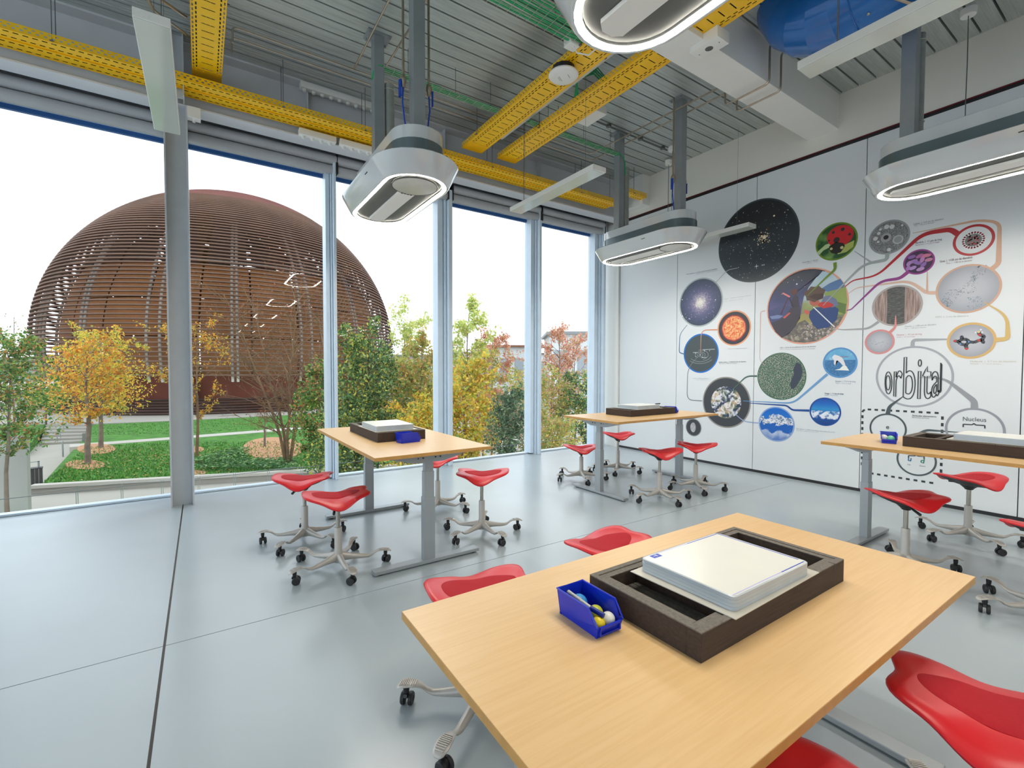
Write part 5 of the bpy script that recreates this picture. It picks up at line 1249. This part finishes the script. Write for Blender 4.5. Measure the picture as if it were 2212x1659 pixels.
# wood chip beds
def bed(px, py, rx, ry, label):
    pts = []
    for k in range(20):
        a = 2*PI*k/20; pts.append(lawnp(px+rx*math.cos(a), py+ry*math.sin(a), .035))
    o = polyobj(pts, MO['mulch'], 'mulch_bed', kind=None); o.name = 'mulch_bed'; tag(o, label, 'mulch')
bed(184,1003,44,10,'wood chip bed around the foot of the nearer orange tree'); bed(208,969,42,11,'wood chip bed around the farther orange tree'); bed(407,970,34,8,'wood chip bed behind the steel column')
bed(590,968,66,24,'large wood chip bed under the bare spreading tree'); bed(424,1020,22,5,'small wood chip bed by the retaining wall, right of the column')
# grass blades
def blades():
    b = MB(); 
    for i in range(17000):
        if i % 5: px, py = rnd.uniform(95, 700), rnd.uniform(955, 1045)
        else: px, py = rnd.uniform(190, 690), rnd.uniform(905, 940)
        yl = 1052-(px-88)*.055
        if py > yl-6: continue
        if i % 5:
            if py < 962-(px-196)*.072+4: continue
            if px < 196 and py < 1049-(px-88)*.85: continue
        else:
            if py > 955-(px-172)*.066-2 or py < 917-(px-202)*.047+1: continue
        p = lawnp(px, py, .0); a = rnd.uniform(0, PI); w_ = rnd.uniform(.02, .05); h_ = rnd.uniform(.05, .14)
        b.add([(p.x-w_*math.cos(a), p.y-w_*math.sin(a), p.z), (p.x+w_*math.cos(a), p.y+w_*math.sin(a), p.z), (p.x+rnd.uniform(-.04,.04), p.y+rnd.uniform(-.04,.04), p.z+h_)], [(0,1,2)])
    o = b.build('grass', leafmat('grass_blades', [(56,116,30),(72,134,38),(88,148,48),(50,100,30),(116,156,66)], .3)); tag(o, 'short green grass blades on the lawns', 'grass', kind='stuff')
blades()
def leaves_litter():
    b = MB()
    for i in range(1400):
        px = rnd.uniform(110, 660); py = rnd.gauss(985, 26)
        if py > 1052-(px-88)*.055-8 or py < 966: continue
        if px < 196 and py < 1051-(px-88)*.85: continue
        p = lawnp(px, py, .12); a = rnd.uniform(0, PI); s = .05
        b.add([(p.x+s*math.cos(a), p.y+s*math.sin(a), p.z), (p.x-s*math.sin(a), p.y+s*math.cos(a), p.z+.02), (p.x-s*math.cos(a), p.y-s*math.sin(a), p.z)], [(0,1,2)])
    o = b.build('fallen_leaves', leafmat('litter', [(190,120,70),(200,160,80),(170,90,60),(210,190,130)], .2)); tag(o, 'scattered fallen leaves on the lawn', 'leaves', kind='stuff')
leaves_litter()
def ivy():
    b = MB()
    for i in range(2600):
        px = rnd.uniform(420, 640); py = rnd.uniform(965, 1010)
        if (px-470)*.25+py < 975 and px < 520: continue
        if abs(px-590) < 52 and abs(py-968) < 20: continue
        p = lawnp(px, py, rnd.uniform(.05, .35)); s = rnd.uniform(.06, .12); a = rnd.uniform(0, 2*PI); tl = rnd.uniform(-.5, .5)
        c, s_ = math.cos(a), math.sin(a)
        b.add([(p.x+s*c, p.y+s*s_, p.z), (p.x-s*.6*s_, p.y+s*.6*c, p.z+s*.3), (p.x-s*c, p.y-s*s_, p.z+s*tl), (p.x+s*.6*s_, p.y-s*.6*c, p.z)], [(0,1,2,3)])
    o = b.build('ground_ivy', leafmat('ivy_leaf', [(44,98,42),(62,118,52),(92,142,74),(138,172,108),(38,80,36)], .3)); tag(o, 'low leafy ground cover on the lawn right of the column', 'plants', kind='stuff')
ivy()
# steps with handrail
stp = empty('stairs', tuple(at_z(140, 960, GZ)), 0, kind='structure'); S0 = at_z(86, 962, GZ); S1 = at_z(176, 957, GZ); T0 = at_z(100, 915, -3.1); T1 = at_z(196, 915, -3.1)
for k in range(6):
    def f(b):
        a = k/6; c = 1.0; q = [S0.lerp(T0, a), S1.lerp(T1, a), T1, T0]; z0 = GZ; z1 = GZ+.15*(k+1)
        b.add([(p.x-stp.location.x, p.y-stp.location.y, z0-stp.location.z) for p in q]+[(p.x-stp.location.x, p.y-stp.location.y, z1-stp.location.z) for p in q], ((0,3,2,1),(4,5,6,7),(0,1,5,4),(1,2,6,5),(2,3,7,6),(3,0,4,7)))
    quick('step', MO['concrete'], stp, f)
h0 = at_z(124, 958, GZ); h1 = at_z(143, 925, -3.1); h2 = at_z(152, 917, -3.1)
def hr(b):
    up = Vector((0,0,1)); b.tube([h0+up*.02, h0+up*.95, h1+up*.95, h2+up*.95, h2+up*.9], .03, 8); 
    for q in (.35, .7, 1): p = h0.lerp(h1, q); b.tube([p, p+up*.95], .022, 6)
    b.tube([h2, h2+up*.92], .022, 6)
o = quick('handrail', MO['metal'], None, lambda b: (hr(b), setattr(b, 'v', b.v))); tag(o, 'pale metal handrail running up the outdoor steps', 'handrail')
# bollards, bin, wall, fence
p = at_z(136, 987, GZ); o = quick('bollard', MO['metal'], None, lambda b: (b.tube([(0,0,0),(0,0,.95)], .045, 10), b.tube([(0,0,.95),(0,0,1.0)], [.045,.03], 10))); o.location = p; tag(o, 'thin metal post on the path at the corner of the lawn', 'post')
p = at_z(183, 966, GZ+.2); o = quick('light_bollard', P('bollard_grey', (112,116,112)), None, lambda b: b.bbox(-.10,.10,-.10,.10,0,.95,.01)); o.location = p; tag(o, 'square grey bollard beside the foot of the steps', 'post')
p = at_z(76, 1047, GZ); wb_ = empty('litter_bin', tuple(p), .2, 'dark square litter bin on the path by the lawn corner', 'bin')
quick('body', P('bin_dark', (54,52,50), .6), wb_, lambda b: [b.bbox(-.27+.135*k, -.145+.135*k, -.22, .22, 0, .78, .006) for k in range(4)])
quick('lid', MT['black'], wb_, lambda b: b.bbox(-.28, .28, -.23, .23, .78, .81, .006))
quick('ash_pole', MO['metal'], wb_, lambda b: (b.box(.10,.17,-.04,.04,.81,1.10), b.box(-.22,.17,-.04,.04,1.07,1.10)))
q0 = at_z(62, 1128, GZ); dq = Vector((-.94, .34, 0))
o = quick('concrete_wall', MO['wallc'], None, lambda b: b.add([(p.x, p.y, z) for z in (GZ, -.92) for p in (q0, q0+dq*9, q0+dq*9+Vector((.06,.12,0)), q0+Vector((.06,.12,0)))], ((0,3,2,1),(4,5,6,7),(0,1,5,4),(1,2,6,5),(2,3,7,6),(3,0,4,7)))); tag(o, 'pale concrete wall at the left edge outdoors', 'wall')
fn = empty('cable_fence', (0,0,0), 0, 'low wire fence with paired thin posts along the near path', 'fence')
FP = [(62,1112,1056),(165,1096,1052),(262,1086,1047),(349,1078,1042),(428,1068,1036),(505,1060,1031),(578,1052,1026),(650,1044,1020)]
tops = []
for i, (x, yb, yt) in enumerate(FP):
    b0 = at_z(x, yb, GZ); b1 = at_z(x+4, yb-.4, GZ); hgt = .80; tops.append((b0, b1))
    for q in (b0, b1): quick('fence_post', MO['metal'], fn, lambda b: b.tube([q, q+Vector((0,0,hgt))], .012, 6))
for (a, a2), (c, c2) in zip(tops, tops[1:]):
    quick('fence_rail', MO['metal'], fn, lambda b: b.tube([a2+Vector((0,0,.80)), c+Vector((0,0,.80))], .008, 5))
    quick('fence_rail', MO['metal'], fn, lambda b: b.tube([a2+Vector((0,0,.06)), c+Vector((0,0,.06))], .006, 5))

# ---------------------------------------------------------------- slatted dome
DC = Vector((4.60, 75.2, 4.15)); DR = 20.7
dm = empty('slatted_dome', (DC.x, DC.y, -3.1), 0, 'huge spherical building clad in horizontal brown wooden slats', 'building'); zb = -3.1
def sph(r, z): return math.sqrt(max(0, r*r-(z-DC.z)**2))
NS = 96
def ringslat(z, r, h_, dpt, mat, name='slat', a0=0, a1=2*PI):
    def f(b):
        n = NS; L = []
        for k in range(n):
            a = 2*PI*k/n+rnd.uniform(-.004,.004); c, s = math.cos(a), math.sin(a)
            L.append([(r*c, r*s, z-zb-h_/2), ((r-dpt)*c, (r-dpt)*s, z-zb-h_/2-.02), ((r-dpt)*c, (r-dpt)*s, z-zb+h_/2+.02), (r*c, r*s, z-zb+h_/2)])
        for k in range(n): b.v += L[k]
        for k in range(n):
            l = (k+1) % n
            for j in range(4): b.f.append((4*k+j, 4*l+j, 4*l+(j+1) % 4, 4*k+(j+1) % 4))
    quick(name, mat, dm, f)
th0 = math.asin((.9-DC.z)/DR); n = 78
for i in range(n):                                    # even spacing along the meridian
    th = th0+(PI/2-.03-th0)*i/(n-1); z = DC.z+DR*math.sin(th); r = DR*math.cos(th)
    red = z > 21.9
    ringslat(z, r, .14 if not red else .19, .36, MO['redslat'] if red else MO['slat'])
for k in range(18):
    a = 2*PI*k/18+.09
    def f(b):
        for off in ((-.012, .012) if k % 2 else (-.03, .03)):
            pts = []
            for j in range(21):
                t = math.asin((.2-DC.z)/20.1)+(1.15-math.asin((.2-DC.z)/20.1))*j/20; rr = 20.1*math.cos(t); aa = a+off*(1-.2*j/20)
                pts.append((rr*math.cos(aa), rr*math.sin(aa), DC.z+20.1*math.sin(t)-zb))
            b.tube(pts, .15, 5)
    quick('rib', MO['rib'], dm, f)
def shell(r, z0, z1, nseg, mat, name, skip=None, gap=.012, rows=1):
    for i in range(nseg):
        for q in range(rows):
            if skip and skip(i, q): continue
            def f(b):
                m_ = 4; a0, a1 = 2*PI*(i+gap)/nseg, 2*PI*(i+1-gap)/nseg; Z0 = z0+(z1-z0)*q/rows; Z1 = z0+(z1-z0)*(q+1)/rows-.12
                for u in range(m_+1):
                    for v in range(4):
                        a = a0+(a1-a0)*u/m_; z = Z0+(Z1-Z0)*v/3; rr = sph(r, z); b.v.append((rr*math.cos(a), rr*math.sin(a), z-zb))
                for u in range(m_):
                    for v in range(3): b.f.append((u*4+v, (u+1)*4+v, (u+1)*4+v+1, u*4+v+1))
            quick(name, mat, dm, f)
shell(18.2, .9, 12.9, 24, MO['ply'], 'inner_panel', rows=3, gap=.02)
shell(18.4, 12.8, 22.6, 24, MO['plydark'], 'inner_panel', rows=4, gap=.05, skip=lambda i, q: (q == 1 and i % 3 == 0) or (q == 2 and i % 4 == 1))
quick('gallery_ring', MO['rib'], dm, lambda b: b.tube([(17.8*math.cos(2*PI*k/72), 17.8*math.sin(2*PI*k/72), 12.75-zb) for k in range(72)], .12, 6, closed=True))
quick('base_drum', MO['plinth'], dm, lambda b: b.lathe([(18.4,4.0),(17.2,2.6),(16.6,0)], 60), True)
for k in range(6): quick('base_step', MO['plydark'], dm, lambda b: b.tube([((19.4-.25*k)*math.cos(2*PI*j/72), (19.4-.25*k)*math.sin(2*PI*j/72), .12+.26*k) for j in range(72)], .12, 4, closed=True))
for k in range(9):
    a = 2*PI*(k+.3)/9; quick('base_leg', MO['plinth'], dm, lambda b: b.tube([(17.2*math.cos(a), 17.2*math.sin(a), 0), (19.0*math.cos(a), 19.0*math.sin(a), 4.4)], [.9, .5], 6))

# ---------------------------------------------------------------- trees
def rdir(r_): 
    v = Vector((r_.gauss(0,1), r_.gauss(0,1), r_.gauss(0,1))); return v.normalized()
def tree(p, hgt, clear, rx, rz, nleaf, lsize, lmat, bark, label, cat='tree', group='trees and shrubs outside the glass', stems=1, tw=.10, spread=.5, nb=16, seed=1, tips=False, shape=1.0, droop=0, name='autumn_tree'):
    r_ = random.Random(seed); t = empty(name, tuple(p), 0, label, cat, group)
    ends = []; top = hgt
    def trunkf(b):
        for s in range(stems):
            a = 2*PI*s/max(1, stems)+r_.random(); lean = (spread*hgt*.30 if stems > 1 else .02*hgt)
            pts = [Vector((0,0,0))]
            for j in range(1, 7):
                q = j/6; pts.append(Vector((math.cos(a)*lean*q**1.2+r_.gauss(0,.02)*hgt*.3, math.sin(a)*lean*q**1.2+r_.gauss(0,.02)*hgt*.3, top*.93*q)))
            pts[0] = Vector((math.cos(a)*tw*.8*(stems > 1), math.sin(a)*tw*.8*(stems > 1), -.1))
            b.tube(pts, [tw*(1-.85*j/6)/(1 if stems == 1 else 1.5) for j in range(7)], 7); ends.append(pts)
    quick('trunk', bark, t, trunkf, True)
    tipl = []
    def branchf(b):
        for pts in ends:
            for k in range(nb):
                q = clear/hgt+(1-clear/hgt)*(k+r_.random())/nb*.97; f_ = q*6; i = min(5, int(f_)); base = pts[i].lerp(pts[i+1], f_-i)
                rel_ = (base.z-clear)/max(.1, hgt-clear); reach = rx*math.sqrt(max(.05, 1-abs(2*max(0,min(1,rel_))-1)**2*.8*shape))*r_.uniform(.6, 1.05)
                a = r_.uniform(0, 2*PI); el = r_.uniform(.2, .9)-droop; dv = Vector((math.cos(a)*math.cos(el), math.sin(a)*math.cos(el), math.sin(el)))
                P1 = base+dv*reach*.5+Vector((0,0,.03*hgt)); P2 = base+dv*reach+Vector((r_.gauss(0,.06), r_.gauss(0,.06), r_.gauss(.1,.1)))*reach
                w_ = tw*.30*(1-q*.6); b.tube([base, P1, P2], [w_, w_*.6, w_*.2], 4, False)
                for m_ in range(5):
                    s0 = base.lerp(P2, r_.uniform(.3, .95)); e = s0+(dv*.6+rdir(r_)*.8+Vector((0,0,.35)))*reach*r_.uniform(.18, .42)
                    b.tube([s0, s0.lerp(e, .5)+rdir(r_)*.03, e], [w_*.4, w_*.28, w_*.12], 3, False); tipl.append((s0, e))
                    if tips:
                        for m2 in range(3): e2 = s0.lerp(e, r_.uniform(.4, 1)); e3 = e2+(dv*.4+rdir(r_)*.8+Vector((0,0,.4)))*reach*.16; b.tube([e2, e3], [w_*.18, w_*.08], 3, False); tipl.append((e2, e3))
                tipl.append((P1, P2))
    quick('branches', MO['twig'] if tips else bark, t, branchf, False)['kind'] = 'stuff'
    def leaff(b):
        cz = (clear+hgt)/2+.0; rz_ = (hgt-clear)/2*1.06
        for i in range(nleaf):
            if tips or i % 2:
                s0, e = r_.choice(tipl); c = s0.lerp(e, r_.uniform(.4, 1.08))+rdir(r_)*lsize*1.6
            else:
                v = rdir(r_)*(r_.random()**.45); c = Vector((v.x*rx*(1.05-.35*v.z*shape), v.y*rx*(1.05-.35*v.z*shape), cz+v.z*rz_))
            u = rdir(r_); v = u.cross(rdir(r_)).normalized(); s = lsize*r_.uniform(.6, 1.3)
            b.add([c-u*s, c+v*s*.5, c+u*s, c-v*s*.5], [(0,1,2,3)])
    lo = quick('foliage', lmat, t, leaff); lo['kind'] = 'stuff'
    return t
LM = {
'green': leafmat('leaf_green', [(70,116,40),(90,136,52),(118,152,68),(56,98,38),(160,166,76),(184,130,78)], .4),
'orange': leafmat('leaf_orange', [(214,152,46),(224,170,54),(196,160,56),(208,126,52),(160,160,62),(228,188,78)], .45),
'yellow': leafmat('leaf_yellow', [(221,201,67),(189,189,76),(237,207,83),(158,174,70),(225,164,67)], .45),
'red': leafmat('leaf_red', [(132,62,46),(150,84,58),(116,52,44),(164,108,70)], .35),
'dark': leafmat('leaf_dark', [(61,101,48),(78,118,57),(103,142,76),(48,84,42),(156,169,97),(195,184,69)], .3),
'pale': leafmat('leaf_pale', [(194,205,117),(214,216,137),(171,194,103),(230,225,149)], .5),
'pine': leafmat('leaf_pine', [(79,106,74),(97,126,85),(63,88,61),(124,144,103)], .2),
'mix': leafmat('leaf_mix', [(158,171,83),(189,185,90),(126,151,72),(216,187,94),(198,149,101)], .45),
'pink': leafmat('leaf_pink', [(216,155,131),(198,126,108),(230,183,151),(185,153,101)], .4),
}
def gp(px, py, z=GZ): return at_z(px, py, z)
def off(px, depth, z=GZ): d_ = ray(px, 799); return Vector((CAM.x+d_.x*depth, CAM.y+d_.y*depth, z))
def topz(py, depth): return H-(py-799)/FPX*depth*1.0
T = [
 (off(8,15.0), 708, 985, 1.45, 8000, .06, 'green', MO['bark'], 'green leaved young tree at the left edge in front of the concrete wall', dict(tw=.075, seed=3, nb=26, droop=.0)),
 (off(24,30.0), 655, 800, .8, 60, .06, 'green', MO['twig'], 'bare thin tree rising behind the green tree at the left edge', dict(tw=.07, seed=4, nb=12, name='bare_tree')),
 (lawnp(190,1003), 740, 915, 2.4, 4300, .085, 'orange', MO['bark'], 'orange leaved tree nearest the lawn edge, with the thicker trunk', dict(tw=.15, seed=5, nb=22)),
 (lawnp(218,968), 718, 905, 2.6, 4600, .085, 'yellow', MO['bark'], 'yellow green tree just behind the orange tree', dict(tw=.14, seed=6, nb=20)),
 (lawnp(425,985), 690, 915, 2.6, 2600, .07, 'orange', MO['twig'], 'nearly bare tree with orange leaves behind the steel column', dict(tw=.09, seed=7, nb=26, tips=True)),
 (lawnp(622,1000), 618, 940, 3.1, 2200, .05, 'red', MO['twig'], 'large bare spreading tree with reddish buds before the dome', dict(tw=.13, seed=8, nb=30, stems=5, tips=True, spread=1.0, name='bare_tree', shape=.6)),
 (lawnp(572,965), 880, 940, .5, 40, .05, 'red', MO['bark'], 'slim pale trunk standing in the large wood chip bed', dict(tw=.08, seed=9, nb=5, name='bare_tree')),
 (off(690,20.0), 770, 1000, 1.15, 5200, .075, 'green', MO['darkbark'], 'loose green bush left of the first window fin', dict(tw=.08, seed=10, nb=22, name='garden_bush')),
 (off(790,17.5), 712, 1010, 1.55, 12000, .07, 'dark', MO['darkbark'], 'dense dark green birch right of the first window fin', dict(tw=.09, seed=11, nb=34, name='birch_tree')),
 (off(745,16.0), 900, 1060, 1.2, 7000, .065, 'dark', MO['darkbark'], 'low dark green growth under the birch', dict(tw=.05, seed=12, nb=20, name='garden_bush')),
 (off(868,24.0), 672, 800, 1.6, 2600, .08, 'pale', MO['twig'], 'tall airy tree with pale leaves beside the dome', dict(tw=.08, seed=13, nb=20, tips=True)),
 (off(905,19.0), 735, 960, 1.6, 8000, .075, 'mix', MO['bark'], 'bright yellow green tree left of the second window fin', dict(tw=.07, seed=14, nb=26)),
 (off(900,15.5), 870, 1040, 1.1, 5200, .065, 'yellow', MO['bark'], 'yellow bush seen over the window desk', dict(tw=.05, seed=15, nb=20, name='garden_bush')),
 (off(1006,18.0), 645, 830, 1.1, 3200, .07, 'pale', MO['twig'], 'tallest airy tree between the second and third window fins', dict(tw=.07, seed=16, nb=22, tips=True)),
 (off(1000,17.0), 775, 1000, 1.4, 8000, .070, 'yellow', MO['bark'], 'golden yellow tree between the second and third window fins', dict(tw=.06, seed=17, nb=26)),
 (off(1062,24.0), 715, 860, 1.5, 2600, .075, 'pink', MO['twig'], 'thin pinkish tree in the middle pane', dict(tw=.07, seed=18, nb=22, tips=True)),
 (off(1080,20.0), 860, 960, 1.5, 3500, .075, 'pink', MO['bark'], 'reddish shrub in the middle pane', dict(tw=.05, seed=19, nb=22, name='garden_bush')),
 (off(1098,13.5), 835, 1010, .75, 5200, .05, 'pine', MO['darkbark'], 'dark young pine left of the third window fin', dict(tw=.05, seed=20, nb=26, name='pine_tree')),
 (off(1205,20.0), 690, 900, 1.25, 3200, .060, 'pink', MO['bark'], 'reddish tree right of the third window fin', dict(tw=.07, seed=21, nb=30, tips=True)),
 (off(1262,17.0), 800, 960, 1.0, 4200, .060, 'dark', MO['darkbark'], 'green shrub in the rightmost pane', dict(tw=.05, seed=22, nb=26, name='garden_bush')),
 (off(1195,14.0), 900, 1030, 1.0, 4200, .050, 'mix', MO['bark'], 'low mixed growth at the foot of the rightmost pane', dict(tw=.04, seed=23, nb=22, name='garden_bush')),
 (off(1042,21.0), 742, 900, 1.2, 2600, .065, 'mix', MO['twig'], 'airy yellow green tree right of the golden tree', dict(tw=.06, seed=31, nb=24, tips=True)),
 (off(1240,22.0), 712, 900, 1.2, 2600, .060, 'pink', MO['bark'], 'second reddish tree, nearest the corner of the room', dict(tw=.06, seed=32, nb=26, tips=True)),
 (off(860,21.0), 770, 960, 1.4, 4200, .07, 'mix', MO['bark'], 'small yellow green tree touching the birch', dict(tw=.06, seed=33, nb=24)),
 (off(1190,17.5), 790, 950, 1.0, 3600, .055, 'mix', MO['bark'], 'green and tan growth right of the third window fin', dict(tw=.05, seed=34, nb=24)),
 (off(965,30.0), 775, 900, 2.2, 4000, .09, 'mix', MO['bark'], 'distant yellowing tree behind the second window fin', dict(tw=.08, seed=24, nb=24)),
 (off(1140,32.0), 800, 900, 2.4, 3500, .09, 'mix', MO['bark'], 'distant tree behind the third window fin', dict(tw=.08, seed=25, nb=24)),
 (off(96,38.0), 835, 880, 1.6, 1500, .12, 'dark', MO['darkbark'], 'dark distant bush at the left foot of the dome', dict(tw=.08, seed=26, nb=14, name='garden_bush')),
]
for p, ytop, yclear, rx, nl, ls, lm, bark, lab, kw in T:
    dep = fwd(p); ht = topz(ytop, dep)-p[2]; cl_ = max(.15, topz(yclear, dep)-p[2]); tree(p, ht, min(cl_, ht*.7), rx, 0, nl, ls, LM[lm], bark, lab, **kw)

# ---------------------------------------------------------------- far buildings
def house(px, depth, w_, dpt, z0, z1, mat, roof, label, nwin=0):
    p = off(px, depth, z0); t = empty('far_building', tuple(p), -YAW, label, 'building'); h_ = z1-z0
    quick('wall', mat, t, lambda b: b.box(-w_/2, w_/2, 0, dpt, 0, h_))
    quick('roof', roof, t, lambda b: b.box(-w_/2-.4, w_/2+.4, -.6, dpt+.4, h_, h_+.35))
    for k in range(nwin): x = -w_/2+w_*(k+.5)/nwin; quick('window', FARW, t, lambda b: b.box(x-w_/nwin*.3, x+w_/nwin*.3, -.05, .02, h_*.45, h_*.8))
FARW = P('far_window', (150,158,164), .5)
white = P('far_white_wall', (206,208,208), .8); brn = P('far_brown_roof', (126,84,62), .8)
house(1262, 60, 9, 10, GZ, topz(722, 60), white, P('far_grey_roof', (130,134,136)), 'white flat roofed building in the rightmost pane', 3)
house(1105, 78, 10, 12, GZ, topz(748, 75), white, brn, 'low building with a brown roof in the middle pane', 4)
house(1010, 130, 16, 12, GZ, topz(762, 130), white, P('far_pale_roof', (190,190,186)), 'long pale building far behind the golden tree', 6)
house(905, 98, 12, 12, GZ, topz(770, 98), white, P('far_grey_roof2', (140,142,144)), 'small pale building far behind the yellow green tree', 4)
house(1195, 125, 14, 12, GZ, topz(765, 125), white, brn, 'low white building behind the reddish tree', 5)
house(70, 60, 7, 5, -3.1, topz(855, 60), P('far_grey_wall', (150,150,146)), MT['black'], 'low grey building left of the dome', 2)
hill = MB(); 
for k in range(41):
    a = math.radians(-60+3.6*k); dd = 300; hill.v += [(dd*math.sin(a), dd*math.cos(a), GZ-2), (dd*math.sin(a), dd*math.cos(a), 6+5*math.sin(k*.7)+3*math.sin(k*1.9)), ((dd+80)*math.sin(a), (dd+80)*math.cos(a), -6)]
for k in range(40): hill.f += [(3*k, 3*k+3, 3*k+4, 3*k+1), (3*k+1, 3*k+4, 3*k+5, 3*k+2)]
o = hill.build('hills', P('far_hill', (132,146,128), .95, 0, .15, .05), None, True); tag(o, kind='structure')
